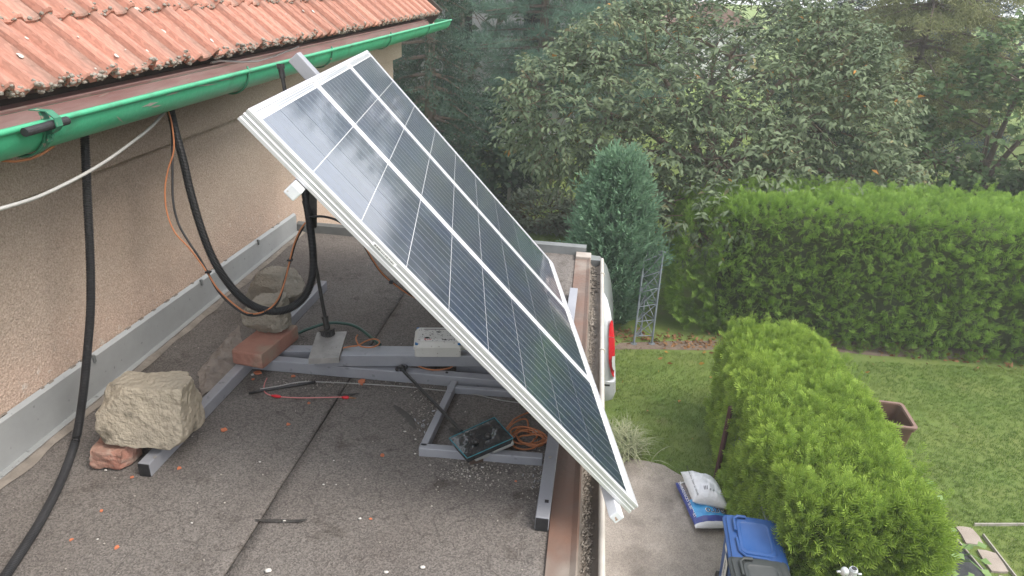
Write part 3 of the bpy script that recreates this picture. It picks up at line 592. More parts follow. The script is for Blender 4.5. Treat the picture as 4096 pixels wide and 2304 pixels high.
MB().box(RZ(1925,1815,.046),(.055,.022,.03),M=np.array(Matrix.Rotation(R(40),3,'Z')),bev=.003).build('gear_head',m_motor,motor)
MB().box(RZ(1900,1835,.012),(.05,.03,.024),M=np.array(Matrix.Rotation(R(30),3,'Z'))).build('foot_bracket',mat('rusty_bracket',(.12,.085,.065),(.08,.06,.05),30,.7,.3),motor)
MB().box(RZ(1960,1760,.037),(.10,.05,.05),M=np.array(Matrix.Rotation(R(35),3,'Z'))).build('rest_block',m_blackm,motor)
# ------------------------------------------------------------------ junction box on the swing beam
m_box=mat('dusty_white_plastic',(.60,.59,.56),(.52,.51,.48),6,.5,c3=(.30,.28,.25),s3=70,t3=.66,w3=.03)
m_blue=mat('blue_plastic_screw',(.03,.15,.36),rough=.4)
jb=thing('junction_box',(-.535,2.40,.11),'white plastic junction box with blue corner screws on the swing beam','junction box')
yaw=math.atan2(2.368-2.331,-.437+.626); Mz=np.array(Matrix.Rotation(yaw,3,'Z')); jc=np.array((-.540,2.418,0)); W_,D_=.196,.150
def JB(x,y,z): return jc+Mz@np.array((x,y,z))
def ringbox(w_,d_,z,c=.012): 
    return [JB(x,y,z) for x,y in ((-w_/2+c,-d_/2),(w_/2-c,-d_/2),(w_/2,-d_/2+c),(w_/2,d_/2-c),(w_/2-c,d_/2),(-w_/2+c,d_/2),(-w_/2,d_/2-c),(-w_/2,-d_/2+c))]
MB().loft([ringbox(.186,.142,.1085,.006),ringbox(.188,.144,.142,.006)]).build('base',m_box,jb)
lid=MB().loft([ringbox(W_,D_,.1425,.008),ringbox(W_,D_,.1535,.008),ringbox(W_-.006,D_-.006,.1560,.008),ringbox(W_-.018,D_-.02,.170,.010),ringbox(W_-.026,D_-.028,.1725,.010)]).build('lid',m_box,jb)
for sx in (-1,1):
    for sy in (-1,1):
        P=JB(sx*(W_/2-.013),sy*(D_/2-.012),.162); MB().tube([P,P+(0,0,.0065)],.0075,12).build('screw',m_blue,lid,smooth=True,auto=40)
MB().box(JB(0,.045,.1735),(.12,.006,.002),M=Mz).build('lid_groove',m_steelw,lid)
stp=MB().box(JB(.005,-.046,.1731),(.150,.018,.0008),M=Mz).build('name_strip',mat('label_film',(.66,.65,.63),rough=.5),lid)
up_=Mz@np.array((0,-1,0)); xr=Mz@np.array((-1,0,0))
text('lettering','hkfree',.021,mat4(JB(.041,-.0445,.1737),xr,up_),mat('black_print',(.03,.03,.035),rough=.6),stp)
text('lettering','.org',.021,mat4(JB(-.040,-.0445,.1737),xr,up_),mat('red_print',(.5,.08,.07),rough=.6),stp)
q=MB()
for i in range(70):
    x=random.gauss(-.045,.035) if i<50 else random.uniform(-.08,.08); y=random.uniform(-.055,.05)
    if abs(x)>.08: continue
    s_=random.uniform(.0012,.004); s2=s_*random.uniform(.35,.7); q.add([JB(x-s_,y,.1742),JB(x,y-s2,.1742),JB(x+s_,y,.1742),JB(x,y+s2,.1742),JB(x,y,.1755)],[(0,1,4),(1,2,4),(2,3,4),(3,0,4)])
for x,y,s_ in ((.0,.02,.012),(.055,.004,.009),(-.045,-.028,.013),(.03,-.047,.009)):
    n=11; q.add([JB(x+s_*random.uniform(.6,1.2)*math.cos(6.283*i/n),y+.45*s_*random.uniform(.6,1.2)*math.sin(6.283*i/n),.1743) for i in range(n)]+[JB(x,y,.177)],[(i,(i+1)%n,n) for i in range(n)])
q.build('tar_spatter',m_black,lid)
MB().tube([JB(W_/2-.004,-.02,.125),JB(W_/2+.02,-.02,.125)],.011,10).build('cable_gland',m_box,jb,smooth=True,auto=40)
# ================================================================== stones and bricks
m_sand=mat('sandstone',(.385,.335,.26),(.30,.265,.21),6,.95,bump=.6,bscale=48,c3=(.17,.15,.115),s3=14,t3=.62,w3=.12,dist=.03,bump2=.3,bscale2=160)
m_gran=mat('grey_fieldstone',(.36,.325,.27),(.27,.25,.21),9,.95,bump=.8,bscale=30,c3=(.38,.35,.30),s3=20,t3=.62,dist=.03,bump2=.6,bscale2=140)
m_brick=mat('fired_brick',(.36,.185,.14),(.30,.15,.115),9,.92,bump=.5,bscale=50,c3=(.30,.24,.185),s3=7,t3=.5,w3=.2,dist=.015)
m_brickw=mat('weathered_brick',(.31,.21,.165),(.36,.165,.12),9,.92,bump=.7,bscale=40,c3=(.36,.30,.25),s3=20,t3=.55,w3=.2,dist=.02)
def stone(name,c,size,mt,label,rotz=0,seed=0,k=4.5,amp=.10,shear=(0,0),taper=.0,tilt=(0,0),facets=14,cutr=(1.05,1.35)):
    bm=bmesh.new(); bmesh.ops.create_cube(bm,size=2); bmesh.ops.subdivide_edges(bm,edges=bm.edges[:],cuts=24,use_grid_fill=True)
    Rm=Matrix.Rotation(rotz,3,'Z')@Matrix.Rotation(tilt[0],3,'X')@Matrix.Rotation(tilt[1],3,'Y'); c=Vector(c); rs=random.Random(seed); pln=[]
    for ax in range(3):
        for sg in (-1,1):
            nn=Vector((0,0,0)); nn[ax]=sg; nn+=Vector((rs.gauss(0,.10),rs.gauss(0,.10),rs.gauss(0,.10))); nn.normalize(); pln.append((nn,rs.uniform(.86,1.0)))
    for _ in range(facets):
        nn=Vector((rs.gauss(0,1),rs.gauss(0,1),rs.gauss(0,1))).normalized(); pln.append((nn,rs.uniform(*cutr)))
    for v_ in bm.verts:
        dr=v_.co.normalized(); rr=min([h_/max(1e-6,dr.dot(n_)) for n_,h_ in pln if dr.dot(n_)>.02]); p=dr*rr
        d=1+amp*noise.noise(p*1.1+Vector((seed,0,0)))-amp*.35*abs(noise.noise(p*3.4+Vector((seed,seed,0))))+amp*.55*noise.noise(p*2.7+Vector((0,seed,0)))+amp*.34*noise.noise(p*6+Vector((0,0,seed)))+amp*.2*noise.noise(p*14+Vector((seed,1,0)))
        p*=d; t=1-taper*(p.z*.5+.5); p=Vector((p.x*t*size[0]/2+shear[0]*p.z*size[2]/2,p.y*t*size[1]/2+shear[1]*p.z*size[2]/2,p.z*size[2]/2)); v_.co=Rm@p
    zmin=min(v_.co.z for v_ in bm.verts); 
    me=bpy.data.meshes.new(name); 
    for v_ in bm.verts: v_.co.z-=zmin
    bm.to_mesh(me); bm.free(); me.polygons.foreach_set('use_smooth',[True]*len(me.polygons)); me.set_sharp_from_angle(angle=R(28)); me.materials.append(mt); o=link(name,me,None,c); ORG[o]=np.array(c); return tag(o,label,'stone' if 'stone' in name else 'brick')
stone('sandstone_block',(-1.362,1.75,.052),(.285,.20,.20),m_sand,'big rough sandstone block weighing down the frame beam by the broken brick',R(8),3,k=5,amp=.07,facets=7,cutr=(1.12,1.4),shear=(.12,.10),taper=.12)
stone('field_stone',(-1.45,2.86,.004),(.29,.20,.17),m_gran,'large rounded grey stone by the wall behind the whole brick',R(-12),8,k=3.6,amp=.08,facets=18,cutr=(.98,1.25),shear=(.1,0),taper=.2,tilt=(0,R(-8)))
stone('field_stone',(-1.268,2.42,.1175),(.20,.13,.15),m_gran,'jagged pale stone lying on top of the whole red brick',R(14),21,k=3.2,amp=.11,facets=16,cutr=(.95,1.2),taper=.12,tilt=(R(4),R(-12)))
def brick(name,c,size,rz,label,mt,seed=0,rough=.02,cut=False):
    bm=bmesh.new(); bmesh.ops.create_cube(bm,size=1); bmesh.ops.subdivide_edges(bm,edges=bm.edges[:],cuts=9,use_grid_fill=True); Rm=Matrix.Rotation(rz,3,'Z')
    for v_ in bm.verts:
        p=Vector((v_.co.x*size[0],v_.co.y*size[1],v_.co.z*size[2])); k=28; s_=(abs(v_.co.x*2)**k+abs(v_.co.y*2)**k+abs(v_.co.z*2)**k)**(1/k); p/=s_
        d=rough*size[2]*(noise.noise(p*30+Vector((seed,0,0)))+.6*noise.noise(p*75)); p+=p.normalized()*d
        if cut and v_.co.x>.2: p.x+= .02*noise.noise(Vector((p.y*20,p.z*20,seed)))-.25*abs(p.y)*(v_.co.x>.4)
        if cut: p.z*=1-.12*max(0,v_.co.y+.1)
        v_.co=Rm@p
    zmin=min(v_.co.z for v_ in bm.verts); me=bpy.data.meshes.new(name)
    for v_ in bm.verts: v_.co.z-=zmin
    bm.to_mesh(me); bm.free(); me.polygons.foreach_set('use_smooth',[True]*len(me.polygons)); me.materials.append(mt)
    if hasattr(me,'set_sharp_from_angle'): me.set_sharp_from_angle(angle=R(45))
    o=link(name,me,None,c); return tag(o,label,'brick')
bc_=(-1.258,2.355,.0525); brick('brick',bc_,(.138,.275,.065),R(-8),'whole red brick lying across the frame corner under a pale stone',m_brick,3)
brick('broken_brick',(-1.455,1.685,.004),(.125,.155,.068),R(6),'broken reddish brick piece propping the big sandstone block',m_brickw,9,.10,True)
# wrinkled felt scrap beside the brick
q=MB(); N,M_=34,26; V=[]
cs4=[RZ(752,1520,.006),RZ(985,1350,.006),RZ(962,1450,.006),RZ(800,1590,.006)]
c4=[RZ(790,1490,.004),RZ(955,1300,.004),RZ(985,1450,.004),RZ(805,1590,.004)]
for i in range(N+1):
    for j in range(M_+1):
        a,b=i/N,j/M_; P=(1-a)*(1-b)*c4[0]+a*(1-b)*c4[1]+a*b*c4[2]+(1-a)*b*c4[3]; e=min(a,1-a,b,1-b)
        ww=abs(noise.noise(Vector((P[0]*22+P[1]*10,P[1]*45,2))))*.032+abs(noise.noise(Vector((P[0]*60,P[1]*90,7))))*.014
        P=P+np.array((.01*noise.noise(Vector((a*7,b*7,5))),.01*noise.noise(Vector((a*7,b*7,9))),ww*min(1,e*8)+.002)); V.append(P)
n=M_+1; q.add(V,[(i*n+j,i*n+j+1,(i+1)*n+j+1,(i+1)*n+j) for i in range(N) for j in range(M_)])
tag(q.build('felt_scrap',mat('weathered_felt_scrap',(.27,.235,.205),(.20,.17,.15),14,.9,bump=.4,bscale=80),None,smooth=True),'crumpled brown felt scrap on the roof beside the whole brick','felt scrap')
# ================================================================== hoses and cables
m_hose=mat('black_corrugated_conduit',(.022,.022,.024),(.034,.034,.036),20,.5,spec=.4)
m_orange=mat('orange_cable',(.43,.175,.08),(.36,.14,.065),40,.55)
m_wcable=mat('white_cable',(.44,.43,.41),(.38,.37,.35),60,.55,c3=(.2,.2,.2),s3=120,t3=.7)
m_ghose=mat('dark_green_hose',(.025,.075,.06),(.035,.10,.08),25,.4,spec=.5)
m_pink=mat('pink_wire',(.55,.18,.18),(.5,.22,.2),40,.5); m_red=mat('red_clip_boot',(.55,.03,.04),rough=.4)
def pxpath(rows,d0=None,d1=None,n=10):
    """rows (px,py) with depth running d0..d1 along the cable, or (px,py,depth)"""
    k=len(rows); return spline([RD(r[0],r[1],r[2] if len(r)>2 else d0+(d1-d0)*i/(k-1)) for i,r in enumerate(rows)],n)
def cable(name,pts,r,mt,label,cat='cable',n=8,parent=None,step=.008):
    o=MB().tube(resample(pts,step),r,n).build(name,mt,parent,smooth=True,auto=60); return tag(o,label,cat) if parent is None else o
def conduit(name,pts,r,label,cat='conduit',pitch=.0054):
    P=resample(pts,pitch/3); rad=[(r if i%3==0 else (r if i%3==1 else r*.76)) for i in range(len(P))]
    o=MB().tube(P,r,12,radii=rad).build(name,m_hose,None); return tag(o,label,cat)
# long conduit hanging from the gutter and running over the roof
rows=[(338,530),(343,640),(350,800),(358,960),(363,1120),(361,1260),(350,1400),(337,1540),(318,1680)]
dt=dep(RX(338,530,-1.56)); Pm=RZ(300,1770,.016); dm=dep(Pm)
pts=[RD(px,py,dt+(dm-dt)*((py-530)/(1770-530))**1.0) for px,py in rows]+[RZ(px,py,.016) for px,py in ((300,1770),(262,1880),(215,1985),(150,2105),(70,2230),(10,2320),(-90,2460))]
conduit('hanging_conduit',spline(pts,10),.0135,'long black corrugated conduit hanging from the green gutter to the roof')
# looped conduit from gutter to the actuator rod
lp=[(682,440),(700,520),(735,650),(760,760),(800,900),(845,1020),(900,1115),(970,1195),(1040,1235),(1110,1245),(1175,1225),(1225,1175),(1250,1100),(1252,1010),(1240,900),(1226,800),(1222,740),(1218,690)]
d0=dep(RX(682,440,-1.56)); conduit('looped_conduit',pxpath(lp,d0,2.63),.0155,'thick black conduit looping from the gutter past the stones to the rod')
orow=[(672,440),(688,500),(695,600),(672,680),(660,760),(668,850),(700,930),(755,990),(805,1055),(835,1100),(875,1160),(940,1220),(1000,1255),(1065,1242),(1110,1200),(1138,1130),(1155,1060),(1172,990),(1198,925),(1222,890)]
ocab=cable('orange_cable',pxpath(orow,d0-.02,2.60),.0031,m_orange,'thin orange cable looping beside the thick conduit')
brow=[(678,440),(688,540),(690,680),(692,800),(712,890),(750,960),(797,1030),(832,1092),(872,1164),(935,1228),(1000,1262),(1068,1250),(1114,1205),(1136,1130),(1162,1040),(1186,960),(1216,905)]
cable('black_cable',pxpath(brow,d0-.012,2.606),.0042,m_black,'thin black cable tied along the orange looped cable')
for px,py,d in ((833,1088,2.55),(1002,1258,2.57),(1160,1040,2.59)):
    P=RD(px,py,d); q=MB(); q.box(P,(.018,.016,.006)); q.build('cable_tie',m_black,ocab)
r2=[(1238,868),(1290,866),(1345,880),(1400,915),(1445,965),(1490,1040),(1530,1095),(1590,1145),(1640,1178),(1690,1200)]
c2=cable('black_cable',pxpath(r2,2.58,2.75),.0048,m_black,'black cable running from the bracket plate behind the near panel')
cable('orange_cable',pxpath([(px+5,py+5) for px,py in r2[3:]],2.62,2.755),.0032,m_orange,'orange cable tied to the black cable behind the near panel')
MB().box(RD(1565,1128,2.67),(.014,.012,.012)).build('cable_tie',m_black,c2)
# white cable across the wall
cable('white_cable',pxpath([(656,452),(600,512),(520,575),(430,640),(345,692),(250,742),(150,788),(60,818),(-60,852)],dep(RX(656,452,-1.57)),1.60),.0052,m_wcable,'white cable swagging across the beige wall')
cable('grey_cable',[RX(845,250,-1.553),RX(880,243,-1.55),RX(960,248,-1.545),RX(1030,245,-1.545),RX(1100,225,-1.55),RX(1160,200,-1.553),RX(1195,185,-1.555)],.0045,m_gcable,'grey cable lying along the faded fascia under the tiles')
cable('orange_cable',[RX(-40,630,-1.5),RX(10,643,-1.5),RX(60,646,-1.5),RX(120,636,-1.5),RX(170,615,-1.5),RX(215,585,-1.5)],.0035,m_orange,'short orange cable bowing out below the green gutter strap')
# short conduit stub pushed behind the strap
a=RX(98,530,GX+GR+.024); b=RX(268,482,GX+GR+.024); P=resample([a,b],.0014); tag(MB().tube(P,.0115,12,radii=[.0115 if i%3<2 else .0098 for i in range(len(P))]).build('conduit_stub',m_hose,None),'short black conduit stub pushed under the green gutter strap','conduit')
# dark green hose
gp=[RZ(1165,1350,.03),RZ(1210,1325,.03),RZ(1270,1303,.045),RZ(1300,1295,.05),RZ(1345,1291,.05),RZ(1400,1298,.045),RZ(1440,1315,.04),RZ(1475,1342,.045),RZ(1500,1362,.06),RZ(1520,1378,.06)]
cable('green_hose',spline(gp,8),.0068,m_ghose,'dark green hose arching behind the black gear')
# orange loop by the tray
lo=[RZ(1372,1392,.113),RZ(1400,1386,.114),RZ(1432,1382,.115),RZ(1460,1366,.118),RZ(1490,1356,.12),RZ(1512,1360,.12),RZ(1518,1373,.118),RZ(1500,1386,.116),RZ(1470,1390,.114),RZ(1440,1384,.118),RZ(1428,1368,.125),RZ(1424,1352,.13),RZ(1430,1340,.13)]
cable('orange_cable',spline(lo,8),.0032,m_orange,'orange cable end curled beside the tray on the swing beam')
cable('orange_cable',spline([RZ(1670,1463,.056),RZ(1700,1474,.056),RZ(1740,1480,.056),RZ(1790,1474,.056),RZ(1815,1462,.056)],8),.0032,m_orange,'orange cable drooping under the swing beam below the junction box')
# coil of orange cable by the motor
co=[]
cc=RZ(2085,1750,.008)
for i in range(150):
    a=i/150*2*math.pi*5.6; rr=.046+.016*math.sin(i*.147)+.008*math.sin(i*.53); co.append((cc[0]+.026+rr*1.05*math.cos(a)+.008*math.sin(i*.07),cc[1]-.004+rr*1.0*math.sin(a)+.012*math.sin(i*.045),.006+.003*(i%27)/27*2+.0035*(i/150)*3))
co=co[::1]; tail=[RZ(2040,1720,.03),RZ(2062,1690,.03),RZ(2090,1668,.02),RZ(2130,1655,.01)]
cable('orange_cable',[np.array(p) for p in co],.0034,m_orange,'coil of orange cable on the roof beside the wrapped motor')
cable('orange_cable',spline([RZ(2020,1730,.06),RZ(2045,1700,.04),RZ(2078,1680,.02),RZ(2105,1677,.012),RZ(2113,1700,.01),RZ(2112,1730,.012)],8),.0034,m_orange,'orange cable loop rising from the coil to the wrapped motor')
cable('orange_cable',spline([RZ(2026,1714,.055),RZ(2060,1675,.03),RZ(2120,1648,.008),RZ(2180,1635,.007)],8),.0034,m_orange,'orange cable leading from the wrapped motor under the panel')
tb=MB(); tb.box(RZ(2140,1727,.007),(.02,.014,.012),M=np.array(Matrix.Rotation(R(-10),3,'Z')),bev=.002); tag(tb.build('terminal_block',mat('white_nylon',(.55,.54,.5),rough=.5),None),'small white terminal block beside the orange cable coil','terminal block')
cable('thin_wire',spline([RZ(2140,1733,.006),RZ(2147,1752,.004),RZ(2150,1775,.004),RZ(2140,1800,.004)],6),.0013,m_gcable,'thin grey wire hanging off the white terminal block','wire')
# red test lead
tl=thing('test_lead',RZ(1120,1590,.004),'pink test lead with two red crocodile clip boots on the roof','test lead')
cable('wire',spline([RZ(1068,1512,.006),RZ(1058,1535,.005),RZ(1056,1560,.005),RZ(1066,1574,.005),RZ(1090,1583,.005),RZ(1130,1588,.005),RZ(1200,1591,.005),RZ(1290,1590,.005),RZ(1370,1588,.005)],8),.0022,m_pink,None,parent=tl)
for a,b in (((1086,1582),(1124,1587)),((1367,1589),(1396,1590))):
    A_,B_=RZ(*a,.007),RZ(*b,.007); MB().tube([A_,A_*.6+B_*.4,A_*.2+B_*.8,B_],.006,8,radii=[.0035,.0062,.0062,.003]).build('clip_boot',m_red,tl,smooth=True)
A_,B_=RZ(1396,1590,.006),RZ(1424,1593,.005); MB().tube([A_,B_],.003,6,radii=[.004,.0015]).build('clip_jaw',mat('rusty_clip',(.25,.13,.06),(.2,.1,.05),40,.6,.4),tl)
sk=MB().tube([RZ(995,1572,.007),RZ(1060,1560,.007),RZ(1130,1549,.007),RZ(1200,1538,.007),RZ(1262,1527,.008)],.0048,7).build('black_stick',m_blackm,None,smooth=True); tag(sk,'thin black stick lying by the frame beam and the test lead','stick')
MB().tube([RZ(1258,1515,.008),RZ(1256,1545,.007)],.006,7).build('cross_piece',m_blackm,sk) if False else None
cable('thin_wire',spline([RZ(1040,1556,.010),RZ(1120,1543,.012),RZ(1200,1528,.012),RZ(1290,1528,.006),RZ(1400,1533,.005),RZ(1600,1545,.005),RZ(1750,1560,.005),RZ(1900,1578,.005),RZ(2000,1600,.005),RZ(2080,1612,.005)],8),.002,m_gcable,'long thin grey wire lying along the foot of the frame beam','wire')
# ------------------------------------------------------------------ litter on the roof
m_shard=mat('tile_shard_clay',(.50,.17,.085),(.42,.14,.075),30,.9,rnd=.15)
sh=[(893,1722,.017),(1152,1697,.011),(1082,1582-22,.0),(1012,1517,.010),(1172,1505,.013),(1447,1530,.026),(1235,1612,.010),(1528,1822,.013),(529,1909,.009),(466,2189,.010),(405,2043,.008),(285,2158,.008),(1166,1521-8,.0),(1030,1483+10,.022),(2178,1766,.02),(716,1873,.010),(1482,2075,.007),(2063,1925,.007)]
for px,py,s_ in sh:
    if s_==0: continue
    s_*=.8
    P=RZ(px,py,.003); n=6; q=MB(); a0=random.uniform(0,6); pl=[(P[0]+s_*random.uniform(.5,1.1)*math.cos(a0+6.283*i/n),P[1]+s_*random.uniform(.5,1.1)*math.sin(a0+6.283*i/n)) for i in range(n)]
    q.prism(pl,'z',.002,.002+s_*.35); tag(q.build('tile_shard',m_shard,None),'small orange clay tile shard lying on the grey felt roof','tile shard','tile shards on the roof')
m_peb=mat('white_pebble',(.62,.60,.56),(.5,.47,.43),60,.9)
pebs=[(1137,2086,.009),(1073,2284,.016),(390,2157,.006),(767,2092,.005),(1294,1938,.006),(1335,1842,.005),(1345,1938,.004),(423,1881,.007),(1040,1848,.006),(1620,1727,.008),(1660,1815,.006),(1662,1757,.006),(1545,2290,.01),(1690,2270,.012),(1930,1870,.008),(1440,2075,.008),(1880,1905,.006),(1870,1880,.005)]
for px,py,s_ in pebs:
    s_*=.75
    q=MB(); P=RZ(px,py,.004); blobs(q,[((P[0],P[1],.003+s_*.35),s_,(1,.7,.4))]); tag(q.build('pebble',m_peb,None,smooth=True),'white pebble or chip lying on the grey felt roof','pebble','white chips on the roof')
q=MB(); P=[]
for i in range(900):
    r_=random.random()
    if r_<.3: P0=RZ(random.gauss(1905,70),random.gauss(1880,35),.004)
    elif r_<.45: P0=RZ(random.gauss(1715,40),random.gauss(1620,45),.004)
    elif r_<.6: P0=RZ(random.gauss(2150,30),random.gauss(1900,50),.004)
    elif r_<.75: P0=RZ(random.uniform(1100,1700),random.gauss(1535,12),.004)
    else: P0=np.array((random.uniform(-1.7,-.05),random.uniform(1.0,3.8),.004))
    if -1.7<P0[0]<-.02: P.append(((P0[0],P0[1],.004),random.uniform(.0012,.0038),(1,1,.6)))
blobs(q,P); tag(q.build('roof_grit',mat('mixed_grit',(.45,.42,.37),(.15,.13,.11),90,.95),None),'fine pale grit and chips strewn over the felt roof','grit',kind='stuff')
q=MB()
for i in range(26):
    P=RZ(random.gauss(2150,26),random.gauss(1905,30),.006) if i<14 else RZ(random.gauss(1700,16),random.gauss(1695,16),.006); a=random.uniform(0,3.1); l=random.uniform(.006,.014); q.tube([P,P+np.array((l*math.cos(a),l*math.sin(a),.003))],.0022,5)
tag(q.build('screw_litter',mat('dull_screws',(.3,.3,.31),rough=.4,metal=.7),None),'scattered dull screws and bolts by the small frame','screws',kind='stuff')
# ================================================================== things in the garden
m_binblue=mat('blue_bin_plastic',(.014,.06,.20),(.018,.07,.225),6,.45,spec=.4,bump=.05,bscale=200)
m_binblack=mat('dark_bin_plastic',(.028,.033,.033),(.04,.045,.045),6,.5,spec=.4)
m_binbrown=mat('brown_bin_plastic',(.095,.055,.037),(.12,.07,.048),6,.5,spec=.35)
m_rim=mat('faded_brown_rim',(.20,.128,.10),(.165,.105,.083),10,.55)
m_paper=mat('white_sticker_paper',(.66,.66,.64),(.6,.6,.58),9,.6); m_ink=mat('dark_ink',(.05,.05,.055),rough=.6)
def rrect(w_,d_,r,n=4):
    out=[]
    for cx,cy,a0 in ((w_/2-r,d_/2-r,0),(-w_/2+r,d_/2-r,90),(-w_/2+r,-d_/2+r,180),(w_/2-r,-d_/2+r,270)):
        for i in range(n+1): a=R(a0+90*i/n); out.append((cx+r*math.cos(a),cy+r*math.sin(a)))
    return out
def wheelie_bin(loc,yaw,mb,ml,label,lid=True,name='wheelie_bin',W=.46,D=.53,Hh=.90):
    t=thing(name,loc,label,'bin'); Mz=np.array(Matrix.Rotation(yaw,3,'Z')); L0=np.array(loc)
    X=lambda p: L0+Mz@np.array(p)
    rings=[[X((x,y+.03*(1-k),z)) for x,y in rrect(W*(.80+.2*k)-ins,D*(.76+.24*k)-ins,.05)] for k,z,ins in ((0,.03,0),(.1,.10,0),(.9,.80,0),(.93,.84,0),(.93,.841,-.03),(1,Hh,-.03))]
    inner=[[X((x,y,z)) for x,y in rrect(W*(.80+.2*k)-.05,D*(.76+.24*k)-.05,.04)] for k,z in ((1,Hh),(.1,.12))]
    MB().loft(rings+inner).build('body',mb,t,smooth=True,auto=35)
    MB().loft([[X((x,y,Hh-.012)) for x,y in rrect(W+.05,D+.05,.055)],[X((x,y,Hh+.012)) for x,y in rrect(W+.05,D+.05,.055)],[X((x,y,Hh+.012)) for x,y in rrect(W-.03,D-.03,.04)],[X((x,y,Hh-.012)) for x,y in rrect(W-.03,D-.03,.04)],[X((x,y,Hh-.012)) for x,y in rrect(W+.05,D+.05,.055)]],caps=False).build('rim',ml if not lid else mb,t)
    for s in (-1,1):
        w=MB().tube([X((s*W*.32,D/2-.01,.10)),X((s*(W*.32+.045),D/2-.01,.10))],.10,20).build('wheel',m_black,t,smooth=True,auto=40)
    MB().tube([X((-W/2+.02,D/2+.05,Hh-.02)),X((W/2-.02,D/2+.05,Hh-.02))],.014,8).build('handle',mb,t,smooth=True)
    MB().tube([X((-W*.36,D/2-.01,.10)),X((W*.36,D/2-.01,.10))],.012,8).build('axle',m_black,t)
    if lid:
        # the lid: brim, sloping sides, raised panel with a grip bar round it; lower at the front
        sl=lambda y,z: z-.03*(.5-y/D)
        def ring(w_,d_,z,r): return [X((x,y,sl(y,z))) for x,y in rrect(w_,d_,r)]
        l=MB().loft([ring(W+.075,D+.085,Hh+.016,.05),ring(W+.075,D+.085,Hh+.035,.05),ring(W+.05,D+.06,Hh+.045,.05),ring(W+.025,D+.04,Hh+.049,.05),ring(W+.02,D+.03,Hh+.064,.05),ring(W-.05,D-.02,Hh+.075,.06)]).build('lid',ml,t,smooth=True,auto=30)
        MB().loft([ring(W-.12,D-.10,Hh+.075,.06),ring(W-.14,D-.12,Hh+.094,.055),ring(W-.19,D-.17,Hh+.097,.05),ring(W-.21,D-.19,Hh+.090,.05)]).build('lid_panel',ml,l,smooth=True,auto=30)
        g=[(-W/2+.05,D*.10),(-W/2+.05,D/2-.06),(-W/2+.09,D/2-.02),(-.06,D/2-.02)]
        MB().tube([X((x,y,sl(y,Hh+.092))) for x,y in g],.016,8).build('grip',ml,l,smooth=True,auto=60)
        g=[(-W/2+.05,-D*.06),(-W/2+.06,-D/2+.08),(-W/2+.11,-D/2+.03),(.06,-D/2+.03),(.10,-D/2+.01),(W/2-.04,-D/2+.01)]
        MB().tube([X((x,y,sl(y,Hh+.084))) for x,y in g],.016,8).build('grip',ml,l,smooth=True,auto=60)
    return t,X
bt,BX=wheelie_bin((1.905,5.135,G+.03),R(-2),m_binblue,m_binblue,'blue wheeled bin with closed lid beside the black bin and thuja bush')
sx_=-.46/2*.92-.004
s1=MB().add([BX((-.2335,.02,.72)),BX((-.2335,-.13,.72)),BX((-.222,-.13,.40)),BX((-.222,.02,.40))],[(0,1,2,3)]).build('sticker',m_paper,bt)
s2=MB().add([BX((-.2385,.07,.80)),BX((-.2385,-.02,.80)),BX((-.2365,-.02,.745)),BX((-.2365,.07,.745))],[(0,1,2,3)]).build('sticker',m_paper,bt)
q=MB()
for i in range(6): z=.68-.03*i; q.add([BX((-.2352+.0004*i,-.03,z)),BX((-.2352+.0004*i,-.06-.01*(i%3),z)),BX((-.2348+.0004*i,-.06-.01*(i%3),z-.014)),BX((-.2348+.0004*i,-.03,z-.014))],[(0,1,2,3)])
q.build('print_marks',m_ink,s1)
wheelie_bin((1.885,4.60,G+.03),R(2),m_binblack,m_binblack,'black wheeled bin with closed lid beside the blue bin')
wheelie_bin((4.075,7.70,G+.02),R(-3),m_binbrown,m_rim,'open brown wheeled bin without lid behind the thuja bush',lid=False)
# ------------------------------------------------------------------ bags
def pillow(name,c4,z0,h,mats,zone,label,seed,wr=.012,cat='bag'):
    N=M_=34; V=[];c4=[np.array((x,y,0.)) for x,y in c4]
    def pt(a,b,top):
        P=(1-a)*(1-b)*c4[0]+a*(1-b)*c4[1]+a*b*c4[2]+(1-a)*b*c4[3]; e=max(0,(1-abs(2*a-1)**2.6))**.62*max(0,(1-abs(2*b-1)**3.4))**.6
        P=P+(np.mean(c4,0)-P)*.05*(1-e)*0
        pin=.06*(1-(2*b-1)**2)*(2*a-1)*-1*0
        wv=wr*(noise.noise(Vector((a*5,b*9,seed)))+.5*noise.noise(Vector((a*14+b*6,b*5,seed+3))))
        z=z0+(h*(.42+.58*e)+wv*e if top else h*(.40-.40*e)); return np.array((P[0]+.01*noise.noise(Vector((a*4,b*4,seed+8))),P[1]+.01*noise.noise(Vector((b*4,a*4,seed+5))),z))
    q=MB(); n=M_+1
    for top in (1,0):
        k=len(q.v); q.v.extend([tuple(pt(i/N,j/M_,top)) for i in range(N+1) for j in range(M_+1)])
        for i in range(N):
            for j in range(M_):
                f=(k+i*n+j,k+i*n+j+1,k+(i+1)*n+j+1,k+(i+1)*n+j); q.f.append(f if not top else f[::-1]); q.m.append(zone((i+.5)/N,(j+.5)/M_) if top else (zone((i+.5)/N,(j+.5)/M_) if (j<2 or j>M_-3) else 0))
    k=(N+1)*n; per=[(i,0) for i in range(N)]+[(N,j) for j in range(M_)]+[(i,M_) for i in range(N,0,-1)]+[(0,j) for j in range(M_,0,-1)]
    for t in range(len(per)):
        a,b=per[t],per[(t+1)%len(per)]; q.f.append((a[0]*n+a[1],b[0]*n+b[1],k+b[0]*n+b[1],k+a[0]*n+a[1])); q.m.append(zone(min(.99,max(.01,a[0]/N)),min(.99,max(.01,a[1]/M_))))
    o=q.build(name,mats,None,smooth=True); tag(o,label,cat); return o,pt
